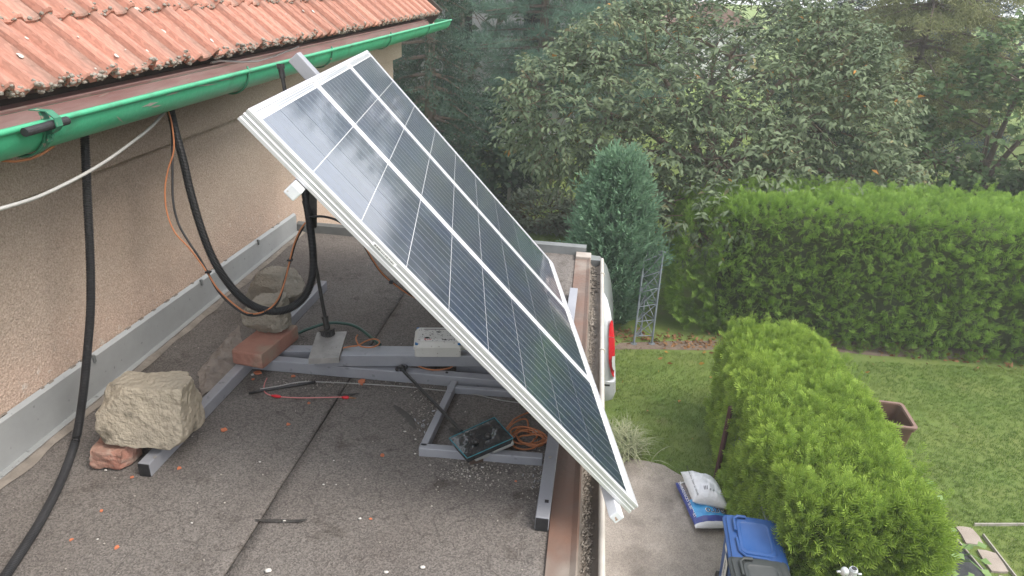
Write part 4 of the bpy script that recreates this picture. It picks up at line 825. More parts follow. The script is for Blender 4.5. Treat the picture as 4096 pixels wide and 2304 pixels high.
mb=[mat('navy_bag_film',(.025,.04,.20),(.035,.055,.27),8,.28,spec=.5,bump=.3,bscale=30),mat('white_bag_film',(.66,.66,.68),(.60,.61,.64),10,.35,spec=.5,bump=.4,bscale=35),mat('sky_blue_bag_film',(.03,.22,.52),(.05,.32,.60),9,.28,spec=.5,bump=.2,bscale=30),mat('printed_bag_film',(.05,.05,.07),(.20,.16,.15),16,.3,c3=(.06,.14,.05),s3=22,t3=.62,spec=.5)]
def zb_(a,b):      # a across (0 left), b along (0 far, 1 near)
    if b>.93: return 1
    if a<.10: return 0
    if b>.84: return 0
    if b>.50: return 2
    if b<.08: return 1
    return 3
bag,bpt=pillow('soil_bag',[(1.452,6.90),(1.875,6.99),(2.03,6.23),(1.607,6.15)],G+.03,.19,mb,zb_,'blue and navy potting soil bag lying under the white bag',2)
def btext(txt,size,a,b,mt,xr,up,off=.006):
    P=bpt(a,b,1)+np.array((0,0,off)); dx=bpt(min(1,a+.06),b,1)-bpt(a-.06,b,1); dy=bpt(a,min(1,b+.06),1)-bpt(a,b-.06,1)
    X_=dx*xr[0]+dy*xr[1]; Y_=dx*up[0]+dy*up[1]; text('lettering',txt,size,mat4(P,X_/np.linalg.norm(X_),Y_/np.linalg.norm(Y_)),mt,bag)
m_wink=mat('white_print',(.75,.75,.76),rough=.5)
btext('agro',.135,.60,.80,m_wink,(-1,0),(0,1),.005); btext('agro',.125,.60,.80,m_ink,(-1,0),(0,1),.008); btext('tak, ať to roste!',.052,.58,.665,m_wink,(-1,0),(0,1),.008)
btext('ZAHRADNICKÝ SUBSTRÁT',.05,.055,.45,m_wink,(0,1),(1,0),.006)
mw_=[mb[1],mat('grey_print_panel',(.40,.40,.42),(.55,.55,.57),40,.4),m_ink]
def zw(a,b): return 1 if (.3<a<.62 and .12<b<.2) else 0
wbag,bpt2=pillow('mulch_bag',[(1.50,6.95),(1.905,6.87),(1.99,6.38),(1.59,6.43)],G+.150,.235,mw_,zw,'crumpled white mulch bag lying on top of the blue bag',9,.02)
bag=wbag; bpt=bpt2
btext('Mulčovací kůra  Smart do zahrady',.034,.12,.5,m_ink,(0,1),(1,0),.008); btext('lll',.08,.42,.72,m_ink,(-1,0),(0,1),.009); btext('e a',.05,.55,.8,m_ink,(-1,0),(0,1),.009)
# ------------------------------------------------------------------ post, rod fence, pole with clamp
m_maroon=mat('maroon_post_paint',(.06,.025,.028),(.08,.035,.035),12,.5)
MBp=MB().tube([(1.975,7.10,G+.02),(1.985,7.12,G+1.15)],.032,12).build('fence_post',m_maroon,None,smooth=True,auto=50); tag(MBp,'maroon round post standing at the slab corner behind the white bag','post')
fr=thing('rod_fence',(2.1,6.4,G),'low fence of thin grey green rods between the slab and the thuja bush','fence'); m_rod=mat('grey_green_rod',(.13,.17,.15),(.18,.21,.18),20,.5,.3)
for i in range(15):
    y=7.12-.115*i; x=2.075+.012*i*.2; MB().tube([(x,y,G+.02),(x+.01,y+.015,G+.95)],.0075,6).build('bar',m_rod,fr,smooth=True,auto=50)
for z in (.18,.88): MB().beam((2.092,7.16,G+z),(2.11,5.46,G+z),.01,.03).build('rail',m_rod,fr)
m_galv=mat('bright_galvanised_steel',(.60,.62,.63),(.52,.54,.55),20,.35,.5)
pl=thing('antenna_pole',(2.184,3.898,G),'galvanised pole with a clamp on its top in front of the thuja bush','pole')
zt_=RD(3418,2270,4.9); px_,py_=zt_[0],zt_[1]; zp=zt_[2]-.01
MB().tube([(px_,py_,G),(px_,py_,zp)],.024,14).build('pipe',m_galv,pl,smooth=True,auto=50)
MB().tube([(px_,py_,zp-.05),(px_,py_,zp-.012)],.030,14).build('clamp_ring',m_galv,pl,smooth=True,auto=50)
MB().tube([(px_,py_,zp),(px_,py_,zp+.002)],.019,14).build('pipe_mouth',m_black,pl)
q=MB(); q.tube([(px_-.065,py_-.01,zp-.055),(px_-.06,py_-.01,zp-.02),(px_-.056,py_-.01,zp-.005),(px_-.053,py_-.01,zp+.001)],.03,14,radii=[.028,.03,.022,.006]); q.build('clamp_cap',m_galv,pl,smooth=True)
for d in (-.105,.04): MB().tube([(px_+d-.012,py_-.015,zp-.035),(px_+d+.014,py_-.015,zp-.03)],.008,8).build('wing_bolt',m_galv,pl,smooth=True)
# ------------------------------------------------------------------ lattice mast section leaning on the hedge
m_mast=mat('galvanised_mast',(.15,.175,.195),(.20,.225,.245),14,.5,.3)
FLb,FRb,Bb=np.array((1.105,10.603,G+.01)),np.array((1.42,10.666,G+.01)),np.array((1.237,10.96,G+.01))
FLt,FRt,Bt=RY(2576,1040,10.95),RY(2653,1008,11.0),RY(2602,985,11.25)
mast=thing('lattice_mast',(1.25,10.74,G),'grey lattice mast section leaning between juniper and clipped hedge','mast')
for a,b in ((FLb,FLt),(FRb,FRt),(Bb,Bt)):
    MB().tube([a,b],.0185,10).build('leg',m_mast,mast,smooth=True,auto=50); MB().tube([a-(0,0,.008),a+(0,0,.006)],.055,12).build('foot_plate',m_mast,mast)
for b in (FRt,Bt): MB().tube([b,b+np.array((.002,.003,.012))],.05,12).build('flange',m_mast,mast)
T=[.09,.265,.44,.615,.795,.985]
for i,t in enumerate(T):
    for (a0,a1),(b0,b1) in (((FLb,FLt),(FRb,FRt)),((FRb,FRt),(Bb,Bt)),((Bb,Bt),(FLb,FLt))):
        p,q_=a0+(a1-a0)*t,b0+(b1-b0)*t; MB().tube([p,q_],.0085,6).build('rung',m_mast,mast)
        if i<len(T)-1:
            q2=b0+(b1-b0)*T[i+1]; MB().tube([p,q2],.0075,6).build('brace',m_mast,mast)
# ------------------------------------------------------------------ car, its tail showing past the garage
m_car=mat('silver_car_paint',(.60,.62,.64),(.61,.63,.65),3,.28,.45,spec=.5,coat=.8); m_glass=mat('dark_glass',(.015,.018,.02),rough=.05,spec=.6)
m_tail=mat('red_lamp_lens',(.42,.012,.02),(.5,.02,.03),30,.15,spec=.6,coat=.8); m_lens=mat('clear_lamp_lens',(.45,.47,.45),rough=.15,spec=.6); m_bump=mat('bumper_paint',(.52,.54,.56),(.5,.52,.54),5,.4,.3); m_tyre=mat('tyre',(.02,.02,.02),rough=.85)
YC=8.40
car=thing('parked_car',(-1.4,9.25,G),'silver car with tall red tail lamp parked beyond the garage','car')
rear=[RY(2380+x/3.02,1160+y/3.02,YC+.05) for x,y in ((60,40),(90,80),(150,180),(185,300),(203,395),(222,520),(234,650),(238,800),(234,960),(228,1050),(222,1105))]
rp2=[(p[0],p[2]) for p in rear]; xr_=rp2[-1][0]
body=[(-1.5,-2.36),(-.9,-2.30),(0,-2.285)]+rp2+[(xr_+.005,-3.70),(.62,-3.95),(.0,-3.98),(-3.2,-3.98),(-3.62,-3.9),(-3.66,-3.55),(-3.55,-3.30),(-2.5,-3.08),(-2.2,-2.85)]
cen=np.array((-1.4,-3.1))
def inset(poly,k,ins): 
    out=[]
    for x,z in poly: d=np.array((x,z))-cen; out.append((x-np.sign(d[0])*ins*min(1,abs(d[0])/1.5),z-(ins*.5 if z>-2.6 else 0)))
    return out
def tumble(poly,y,s): return [(x,y+s*max(0,z+3.05)*.28,z) for x,z in poly]
MB().loft([tumble(inset(body,1,.13),YC,1),tumble(inset(body,1,.05),YC+.02,1),tumble(body,YC+.07,1),tumble(body,YC+1.63,-1),tumble(inset(body,1,.05),YC+1.68,-1),tumble(inset(body,1,.13),YC+1.70,-1)]).build('body',m_car,car,smooth=True,auto=38)
bum=[(xr_-.03,-3.655),(xr_+.03,-3.665),(xr_+.04,-3.72),(xr_+.03,-3.765),(xr_+.055,-3.86),(xr_+.03,-3.96),(xr_-.1,-4.02),(xr_-.45,-4.02),(xr_-.45,-3.655)]
MB().loft([[(x-.09,YC-.004,z) for x,z in bum],[(x-.02,YC+.02,z) for x,z in bum],[(x,YC+.09,z) for x,z in bum],[(x,YC+1.6,z) for x,z in bum],[(x-.09,YC+1.70,z) for x,z in bum]]).build('bumper',m_bump,car,smooth=True,auto=35)
MB().loft([[(x-.085,YC-.006,z) for x,z in ((xr_-.36,-3.70),(xr_+.035,-3.70),(xr_+.036,-3.73),(xr_-.36,-3.73))],[(x+.005,YC+.10,z) for x,z in ((xr_-.36,-3.70),(xr_+.035,-3.70),(xr_+.036,-3.73),(xr_-.36,-3.73))]]).build('bumper_groove',m_black,car)
def strip(L_,Rr,mt,name,y0=YC-.006,y1=YC+.065):
    A=[RY(2380+x/3.02,1160+y/3.02,y0) for x,y in L_]; C=[RY(2380+x/3.02,1160+y/3.02,y1) for x,y in Rr]; 
    for P in A: P[1]+=max(0,P[2]+3.05)*.28
    for P in C: P[1]+=max(0,P[2]+3.05)*.28
    Mi=[(a*.45+c*.55)+np.array((.012,-.018,0)) for a,c in zip(A,C)]; n=len(A); q=MB()
    q.add(A+Mi+C,[(i,i+1,n+i+1,n+i) for i in range(n-1)]+[(n+i,n+i+1,2*n+i+1,2*n+i) for i in range(n-1)]); return q.build(name,mt,car,smooth=True)
strip([(200,400),(182,430),(170,500),(167,575)],[(208,400),(222,440),(230,510),(236,575)],m_tail,'tail_lamp')
strip([(166,580),(165,700),(166,860),(176,930),(192,990),(216,1045)],[(237,580),(241,700),(241,790),(240,860),(236,960),(226,1046)],m_tail,'tail_lamp')
strip([(208,800),(204,860),(208,920),(218,960)],[(243,785),(243,860),(240,930),(236,975)],m_lens,'reverse_lamp',YC-.028,YC+.06)
MB().add([(-2.15,YC-.004+.0,-3.02),(.15,YC-.004,-3.02),(.1,YC-.004+.15,-2.48),(-1.55,YC-.004+.15,-2.48)],[(0,1,2,3)]).build('side_window',m_glass,car)
for x in (-2.85,-.35):
    for y in (YC+.0,YC+1.54):
        w=MB().tube([(x,y,G+.30),(x,y+.18,G+.30)],.30,24).build('wheel',m_tyre,car,smooth=True,auto=40); MB().tube([(x,y-.004,G+.30),(x,y+.01,G+.30)],.19,20).build('rim',m_galv,w)
for z in (-3.36,-3.49): MB().beam((-3.2,YC-.003,z),(.46,YC-.003,z),.008,.010).build('trim_line',m_black,car)
# ------------------------------------------------------------------ kitchen garden corner
m_mem=mat('black_weed_fabric',(.045,.048,.052),(.06,.063,.066),14,.8,bump=.3,bscale=60); m_edge=mat('pale_edging',(.36,.33,.29),(.29,.27,.235),9,.8); m_step=mat('stepping_stone',(.26,.22,.185),(.32,.275,.235),5,.9,bump=.3,bscale=60)
fab=sheet('weed_fabric',[(4.2,6.75),(4.62,6.66),(4.80,6.02),(4.85,5.2),(3.6,5.2),(3.7,6.5)],G+.012,m_mem); tag(fab,'black weed fabric stretched on the ground beside the thuja bush','fabric')
def edging(a,b,label): tag(MB().beam((a[0],a[1],G+.02),(b[0],b[1],G+.02),.014,.04).build('edging_strip',m_edge,None),label,'edging')
edging((4.62,6.72),(4.86,5.2),'pale edging strip along the black weed fabric'); edging((5.0,6.70),(5.1,5.2),'pale edging strip along the far side of the stepping stones'); edging((4.98,6.865),(6.6,7.14),'pale edging strip along the edge of the lawn')
for i,(x,y,w_,l_) in enumerate(((4.83,6.66,.20,.28),(4.90,6.28,.19,.30),(4.95,5.92,.20,.30))):
    q=MB(); q.prism([(x+w_/2*cx_*random.uniform(.85,1.05),y+l_/2*cy_*random.uniform(.85,1.05)) for cx_,cy_ in ((-1,-1),(0,-1.08),(1,-1),(1.05,0),(1,1),(0,1.05),(-1,1),(-1.04,0))],'z',G-.02,G+.03); tag(q.build('stepping_stone',m_step,None),('stepping stone at the lawn corner end of the edged path','middle stepping stone of the edged path beside the weed fabric','stepping stone of the edged path farthest from the lawn corner')[i],'stepping stone','stepping stones between the edgings')
# ------------------------------------------------------------------ far houses and wire fences
m_farwall=mat('far_grey_plaster',(.50,.50,.51),(.44,.44,.45),.6,.9); m_farroof=mat('far_roof',(.22,.13,.11),(.28,.17,.14),3,.9)
def far_house(loc,size,label,mw,roofh=1.8):
    t=thing('far_house',loc,label,'house'); x,y,z=loc; w_,d_,h_=size
    MB().box((x,y,z+h_/2),(w_,d_,h_)).build('wall',mw,t)
    MB().prism([(x-w_/2-.3,z+h_),(x+w_/2+.3,z+h_),(x,z+h_+roofh)],'y',y-d_/2-.3,y+d_/2+.3).build('roof',m_farroof,t)
    n=max(2,int(w_/2.6))
    for i in range(n):
        for zz in ((1.1,3.6) if h_>4.5 else (1.1,)):
            wx=x-w_/2+w_*(i+.5)/n; f=MB().box((wx,y-d_/2-.01,z+zz+.6),(1.1,.06,1.25)).build('window',m_farwall,t); MB().box((wx,y-d_/2-.045,z+zz+.6),(.95,.03,1.1)).build('pane',m_glass,f)
    return t
far_house((-6.2,29,G),(11,8,5.6),'grey plastered house glimpsed behind the pine tree',m_farwall,1.5)
far_house((7.5,52,G),(6,6,3.4),'far white house glimpsed above the cherry tree',mat('far_white_plaster',(.7,.7,.69),(.64,.64,.63),.6,.9),1.4)
m_wire=mat('fence_wire',(.16,.18,.17),rough=.5,metal=.4); m_cpost=mat('concrete_post',(.27,.25,.23),(.33,.31,.28),9,.9)
def wire_fence(x0,x1,y,h,posts,label):
    t=thing('wire_fence',((x0+x1)/2,y,G),label,'fence'); q=MB(); s_=.09; n=int((x1-x0)/s_); k=int(h/s_)
    for i in range(-k,n):
        for sg in (1,-1):
            a=x0+i*s_ if sg>0 else x0+(i+k)*s_; b=a+sg*k*s_; xa,xb=a,b; za,zb=0,h
            lo,hi=x0,x1
            t0=max(0,min(1,(lo-xa)/(xb-xa) if sg>0 else (hi-xa)/(xb-xa))); t1=max(0,min(1,(hi-xa)/(xb-xa) if sg>0 else (lo-xa)/(xb-xa)))
            if t1-t0<.02: continue
            q.tube([(xa+(xb-xa)*t0,y,G+h*t0),(xa+(xb-xa)*t1,y,G+h*t1)],.004,3,caps=False)
    q.build('wire_mesh',m_wire,t)
    for px in posts: MB().box((px,y+.03,G+h/2),(.09,.09,h+.12),bev=.008).build('post',m_cpost,t)
wire_fence(-6,-.6,17.9,1.0,(-5.0,-2.02,-.7),'chain link fence with stone posts under the dark shrubs'); wire_fence(8.0,16,22.9,1.1,(8.1,11.7,15.3),'chain link fence behind the clipped hedge')
# ================================================================== plants
m_bark=mat('bark',(.10,.075,.058),(.15,.115,.09),12,.95,bump=.8,bscale=30,mapscale=(1,1,.3)); m_twig=mat('twigs',(.11,.075,.05),(.16,.11,.08),20,.9)
def diamond(p,d,l,w_,nrm):
    d=np.array(d,float); d/=np.linalg.norm(d); s=np.cross(d,nrm); s/=np.linalg.norm(s); p=np.array(p,float)
    return [p,p+d*l*.45+s*w_/2,p+d*l,p+d*l*.45-s*w_/2]
def spray(kind):
    """flat fan of scale leaf branchlets growing along +z (quads) with a 0..1 tip value"""
    V=[];F=[];T=[]
    def add(p,d,l,w_,nrm=(0,1,0)):
        k=len(V); V.extend(diamond(p,d,l,w_,nrm)); F.append((k,k+1,k+2,k+3)); b=min(1,max(0,p[2])); T.extend([b*.45,b*.45+.2,min(1,b*.45+.62),b*.45+.2])
    if kind=='thuja':
        add((0,0,0),(0,0,1),.55,.05); add((0,0,.5),(0,.1,1),.55,.06)
        for z,l,a in ((.10,.40,56),(.26,.50,50),(.42,.48,45),(.58,.42,40),(.74,.32,35)):
            for s in (-1,1):
                d=(s*math.sin(R(a)),.18*random.uniform(-1,1),math.cos(R(a))); add((0,0,z),d,l*random.uniform(.8,1.2),.072)
    elif kind=='juniper':
        add((0,0,0),(0,0,1),1,.045)
        for i in range(12):
            z=.10+.075*i; a=24+8*random.random(); s=(-1)**i; l=.34*(1-.5*z); ph=random.uniform(-1,1); add((0,0,z),(s*math.sin(R(a)),math.sin(R(a))*ph,math.cos(R(a))),l,.055,(0,1,.01) if abs(ph)<.5 else (1,.2,0))
    elif kind=='larch':
        add((0,0,0),(0,0,1),1,.05)
        for i in range(6):
            z=.08+.15*i; s=(-1)**i; add((0,0,z),(s*.8,random.uniform(-.4,.4),.6),.30,.06)
    return np.array(V),F,np.array(T)
def leaf(fold=.25,droop=.25,w_=.5):
    """pointed leaf along +z folded on its midrib: four quads"""
    zs=[0,.45,1]; hw=[.03,w_/2,.012]; V=[]
    for z,h in zip(zs,hw):
        y=-droop*z*z; V+=[(-h,y+h*fold,z),(0,y,z),(h,y+h*fold,z)]
    F=[]
    for i in range(2): F+=[(i*3,i*3+1,i*3+4,i*3+3),(i*3+1,i*3+2,i*3+5,i*3+4)]
    return np.array(V),F
def tuft(n=16):
    V=[];F=[]
    for i in range(n):
        th=random.uniform(0,6.283); el=R(random.uniform(12,75)); d=np.array((math.sin(el)*math.cos(th),math.sin(el)*math.sin(th),math.cos(el))); s=np.cross(d,(random.random(),random.random(),random.random())); s/=np.linalg.norm(s); k=len(V); l=random.uniform(.75,1.1)
        V+= [s*.018,d*l*.6-s*.02+(0,0,-.02),d*l+(0,0,-.10),d*l*.6+s*.02+(0,0,-.02)]; F.append((k,k+1,k+2,k+3))
    return np.array(V),F
def vnoise(P,s,o=0.): return np.array([noise.noise(Vector((float(p[0])*s+o,float(p[1])*s,float(p[2])*s))) for p in P])
# ---------------------------------------------------------------- clipped hedges (rounded boxes)
def rbox_sample(N,c,h,k,amp,ns,seed,bottom=.0,keep=None):
    c=np.array(c);h=np.array(h); ar=np.array([h[1]*h[2],h[1]*h[2],h[0]*h[2],h[0]*h[2],h[0]*h[1]]); f=RNG.choice(5,N,p=ar/ar.sum()); P=RNG.uniform(-1,1,(N,3))
    P[f==0,0]=-1;P[f==1,0]=1;P[f==2,1]=-1;P[f==3,1]=1;P[f==4,2]=1
    s=(np.abs(P)**k).sum(1)**(1/k); Q=P/s[:,None]; Q[:,2]=np.where(P[:,2]<0,P[:,2],Q[:,2]); nrm=np.sign(Q)*np.abs(Q)**(k-1)/h; nrm[:,2]=np.where(Q[:,2]<0,0,nrm[:,2]); nrm/=np.linalg.norm(nrm,axis=1,keepdims=True)+1e-9
    W=c+Q*h; d=amp*vnoise(W,ns,seed)+amp*.5*vnoise(W,ns*2.6,seed+4); return W+nrm*d[:,None],nrm
def hedge(name,label,c,h,k,amp,ns,N,size,mt,core_mat,seed,up=.45,jit=.10,cat='hedge',top_shoots=0,core=.9,warp=None):
    t=thing(name,(c[0],c[1],G),label,cat)
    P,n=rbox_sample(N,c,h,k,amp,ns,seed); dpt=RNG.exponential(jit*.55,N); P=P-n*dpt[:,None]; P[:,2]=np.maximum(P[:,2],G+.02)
    P=warp(P) if warp else P
    g=n+np.array([0,0,up])+RNG.normal(0,.42,(N,3)); Rm=frames(g); V,F,T=spray('thuja'); sz=size*RNG.uniform(.6,1.25,N)
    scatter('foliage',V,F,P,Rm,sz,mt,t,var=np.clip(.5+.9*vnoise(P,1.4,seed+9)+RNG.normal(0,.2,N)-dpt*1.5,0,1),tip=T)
    if top_shoots:
        Pq,nq=rbox_sample(top_shoots*6,c,h,k,amp,ns,seed+1); m_=nq[:,2]>.55; Pq=Pq[m_][:top_shoots]; Pq=warp(Pq) if warp else Pq; L_=len(Pq); rows=[]; gr=np.array([0,0,1.])+RNG.normal(0,.28,(L_,3)); pos=[];gs=[];ss=[]
        for i in range(L_):
            ln=RNG.uniform(.05,.2)
            for q_ in np.linspace(0,1,4): pos.append(Pq[i]+gr[i]*ln*q_); gs.append(gr[i]+RNG.normal(0,.35,3)); ss.append(size*RNG.uniform(.5,.85))
        scatter('leading_shoots',V,F,np.array(pos),frames(np.array(gs)),np.array(ss),mt,t,var=RNG.uniform(.55,.95,len(pos)),tip=T)
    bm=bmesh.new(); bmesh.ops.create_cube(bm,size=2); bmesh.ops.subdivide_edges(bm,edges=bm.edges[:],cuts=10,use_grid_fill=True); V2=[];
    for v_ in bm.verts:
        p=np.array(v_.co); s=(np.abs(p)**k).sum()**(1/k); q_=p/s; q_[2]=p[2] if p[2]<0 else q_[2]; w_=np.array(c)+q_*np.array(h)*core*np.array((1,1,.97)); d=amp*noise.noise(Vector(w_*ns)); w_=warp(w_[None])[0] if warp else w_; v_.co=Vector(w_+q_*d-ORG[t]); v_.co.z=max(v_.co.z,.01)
    me=bpy.data.meshes.new('dark_core'); bm.to_mesh(me); bm.free(); me.materials.append(core_mat); link('dark_core',me,t)
    return t
m_core=mat('core_painted_shade',(.030,.042,.016),(.045,.05,.02),14,.95,bump=1,bscale=20)  # dark hull filling the bushes; shade between sprays put into its colour
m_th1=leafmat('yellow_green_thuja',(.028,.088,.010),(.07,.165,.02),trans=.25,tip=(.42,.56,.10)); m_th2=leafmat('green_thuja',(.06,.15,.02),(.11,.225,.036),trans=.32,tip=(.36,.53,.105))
def bush_warp(P):
    xl,yc,hy=2.17,6.80,1.95; P=P.copy(); k=1.0-.04*(P[:,1]-yc)/hy; P[:,0]=xl+(P[:,0]-xl)*k+.10*(P[:,1]-yc)/hy*0; return P
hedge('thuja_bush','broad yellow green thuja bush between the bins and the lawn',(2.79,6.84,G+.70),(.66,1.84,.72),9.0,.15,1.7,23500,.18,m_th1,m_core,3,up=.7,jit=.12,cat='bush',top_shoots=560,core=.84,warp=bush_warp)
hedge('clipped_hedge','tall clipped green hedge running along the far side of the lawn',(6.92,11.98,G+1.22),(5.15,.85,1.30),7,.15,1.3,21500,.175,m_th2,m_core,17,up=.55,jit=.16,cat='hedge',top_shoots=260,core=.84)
# ---------------------------------------------------------------- juniper
def juniper():
    JX,JY=.66,11.35; t=thing('juniper',(JX,JY,G),'blue green feathery juniper beside the lattice mast','juniper'); N=4200
    z=RNG.uniform(0,1,N)**1.1; th=RNG.uniform(0,6.283,N); rad=np.interp(z,[0,.15,.42,.65,.85,1],[.36,.54,.66,.54,.26,.03])*np.sqrt(RNG.uniform(.3,1,N))
    rad*=.76; rad*=1+.55*vnoise(np.stack([np.cos(th)*2,np.sin(th)*2,z*5],1),1.2,3)
    P=np.stack([JX+rad*np.cos(th)*1.1-.1*z,JY+rad*np.sin(th),G+.05+z*2.75],1); g=np.stack([np.cos(th)*.55,np.sin(th)*.55,np.full(N,.9)],1)+RNG.normal(0,.22,(N,3))
    V,F,T=spray('juniper'); scatter('foliage',V,F,P,frames(g),RNG.uniform(.30,.62,N),leafmat('blue_green_juniper',(.05,.12,.07),(.105,.20,.12),trans=.25,tip=(.19,.31,.19)),t,tip=T)
    MB().tube([(JX,JY,G),(JX-.03,JY,G+1.2),(JX-.08,JY,G+2.2)],.06,8,radii=[.08,.05,.015]).build('trunk',m_bark,t)
    q=MB(); q.loft([[(JX-.1*z_+r_*math.cos(a)*1.05,JY+r_*math.sin(a),G+.05+z_*2.4) for a in np.linspace(0,6.283,11)[:-1]] for z_,r_ in ((0,.2),(.2,.3),(.5,.36),(.8,.2),(.95,.05))]); q.build('dark_core',m_core,t)
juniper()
# ---------------------------------------------------------------- broadleaf trees: lobes of leafy twigs on limbs
def leafy(name,label,base,lobes,ntw,lf,size,mt,trunk_r=.16,fork=.35,per=9,tw=.38,fill=.35,cat='tree',droop=.35,front=.62,group=None,back=.35,limb=True,ntwig=350):
    t=thing(name,base,label,cat,group); lobes=np.array(lobes,float); A=(lobes[:,3]*lobes[:,5]+lobes[:,3]*lobes[:,4]+lobes[:,4]*lobes[:,5]); pick=RNG.choice(len(lobes),int(ntw*1.6),p=A/A.sum()); C=lobes[pick,:3]; H_=lobes[pick,3:]
    d=RNG.normal(size=(len(pick),3)); d/=np.linalg.norm(d,axis=1,keepdims=True); keep=(d[:,1]<.25)|(RNG.random(len(d))<back); C,H_,d=C[keep][:ntw],H_[keep][:ntw],d[keep][:ntw]; n=len(d)
    rr=np.where(RNG.random(n)<fill,RNG.uniform(.45,.9,n),RNG.uniform(.86,1.06,n)); P=C+d*H_*rr[:,None]; P+=d*(.22*vnoise(P,.9,5.))[:,None]
    inside=np.zeros(n,bool)
    for l in lobes: inside|=((((P-l[:3])/l[3:])**2).sum(1)<.50)
    P,d=P[~inside],d[~inside]; n=len(P)
    g=d+np.array([0,0,.25])+RNG.normal(0,.4,(n,3)); g/=np.linalg.norm(g,axis=1,keepdims=True); ln=tw*RNG.uniform(.6,1.3,n)
    tt=np.tile(np.linspace(.15,1,per),n); idx=np.repeat(np.arange(n),per); Q=P[idx]+g[idx]*(ln[idx]*tt)[:,None]-np.array([0,0,1])*(droop*.3*ln[idx]*tt*tt)[:,None]
    side=np.cross(g,np.array([0,0,1.]))+1e-6; side/=np.linalg.norm(side,axis=1,keepdims=True); sg=np.where(np.arange(len(idx))%2==0,1,-1)[:,None]
    gl=g[idx]*.55+side[idx]*sg*.8-np.array([0,0,droop])+RNG.normal(0,.28,(len(idx),3)); V,F=lf
    gl/=np.linalg.norm(gl,axis=1,keepdims=True); yup=np.array([[0,0,1.]])-gl*gl[:,2:3]+RNG.normal(0,.35,gl.shape); yup-=gl*(yup*gl).sum(1,keepdims=True); yup/=np.linalg.norm(yup,axis=1,keepdims=True); x=np.cross(yup,gl); Rm=np.stack([x,yup,gl],2)
    cl=np.clip(.45+.5*vnoise(P,1.1,2.)[idx]+RNG.normal(0,.17,len(idx)),0,.955); cl=np.where(RNG.random(len(idx))<.004,1.,cl)
    scatter('crown',V,F,Q,Rm,size*RNG.uniform(.7,1.2,len(idx)),mt,t,var=cl)
    q=MB(); sel=RNG.choice(n,min(n,ntwig),replace=False)
    for i in sel: q.tube([P[i]-g[i]*.25,P[i]+g[i]*ln[i]*.55,P[i]+g[i]*ln[i]-(0,0,.02)],.006,4,caps=False,radii=[.009,.006,.003])
    tag(q.build('twigs',m_twig,t),kind='stuff')
    b=np.array(base,float); top=lobes[:,:3].mean(0); f_=b+(top-b)*fork; f_[2]=b[2]+(top[2]-b[2])*fork*1.3
    tr=MB().tube([b,b*.5+f_*.5+(.05,0,0),f_],trunk_r,10,radii=[trunk_r*1.2,trunk_r,trunk_r*.85]).build('trunk',m_bark,t,smooth=True)
    if limb:
        for l in lobes:
            e=l[:3]+(0,0,.2*l[5]); m_=f_*.5+e*.5+np.array((0,0,.25)); MB().tube(spline([f_,m_,e],5),.05,7,radii=list(np.linspace(trunk_r*.7,.02,11))).build('limb',m_bark,t,smooth=True)
            for k in range(5):
                dd=RNG.normal(size=3); dd/=np.linalg.norm(dd); MB().tube([m_*.4+e*.6,l[:3]+dd*l[3:]*.75],.02,5,radii=[.03,.008]).build('branch',m_bark,t)
    return t
m_cher=leafmat('cherry_leaf',(.09,.128,.07),(.195,.24,.14),(.42,.20,.05),trans=.25)
leafy('cherry_tree','large cherry tree with drooping grey green leaves over the hedge',(2.6,15.0,G),[(2.3,14.9,-.55,3.3,2.3,1.75),(-.15,14.3,-1.0,1.45,1.5,1.25),(4.9,14.9,-.95,1.4,1.6,1.6),(2.8,15.4,.55,2.2,1.6,.95),(4.3,15.3,.25,1.3,1.3,.9),(.9,15.2,.25,1.3,1.3,.85),(2.5,12.75,-1.55,1.5,.8,.95),(2.05,12.0,-2.15,.75,.55,.65),(3.9,12.5,-2.0,.9,.6,.6),(5.6,14.2,-2.0,1.0,1.0,.8),(1.1,13.3,-1.55,1.1,.9,.75)],9000,leaf(.3,.3,.46),.14,m_cher,.15,fork=.45,per=7,ntwig=800,fill=.5,tw=.36)
m_maple=leafmat('maple_leaf',(.065,.11,.045),(.13,.195,.08),(.14,.20,.08),trans=.3)
b=RD(3950,500,17.5); leafy('maple_tree','bright leafy maple beyond the wire fence at the lawn end',(b[0]+.3,b[1]+.4,G),[(b[0],b[1],b[2]-.2,1.9,1.6,1.9),(b[0]-1.5,b[1]-.3,b[2]-1.1,1.2,1.0,1.0),(b[0]+1.6,b[1],b[2]+.3,1.6,1.5,1.8),(b[0]+.4,b[1]-.3,b[2]+1.5,1.2,1.0,.9),(b[0]+2.2,b[1]-.8,b[2]-1.6,1.3,1.1,.9),(b[0]-.3,b[1]-.5,b[2]-1.9,1.4,.9,.7)],2600,leaf(.2,.2,.8),.17,m_maple,.13,per=7,tw=.45,fill=.45)
m_hazel=leafmat('hazel_leaf',(.035,.065,.040),(.07,.11,.062),(.16,.20,.06),trans=.22)
b=RD(1880,560,18.6); leafy('hazel_shrub','dark broad leaved hazel shrub behind the solar panels',(b[0],b[1]+.3,G),[(b[0],b[1],b[2]-.2,1.5,1.0,1.1),(b[0]-1.6,b[1],b[2]-.4,1.5,1.0,1.4),(b[0]+1.2,b[1]+.3,b[2]-.1,1.1,.9,.9),(b[0]+.2,b[1]+.2,b[2]-1.1,1.4,.9,.7)],1500,leaf(.2,.25,.85),.19,m_hazel,.08,per=7,tw=.4,fill=.4,cat='shrub')
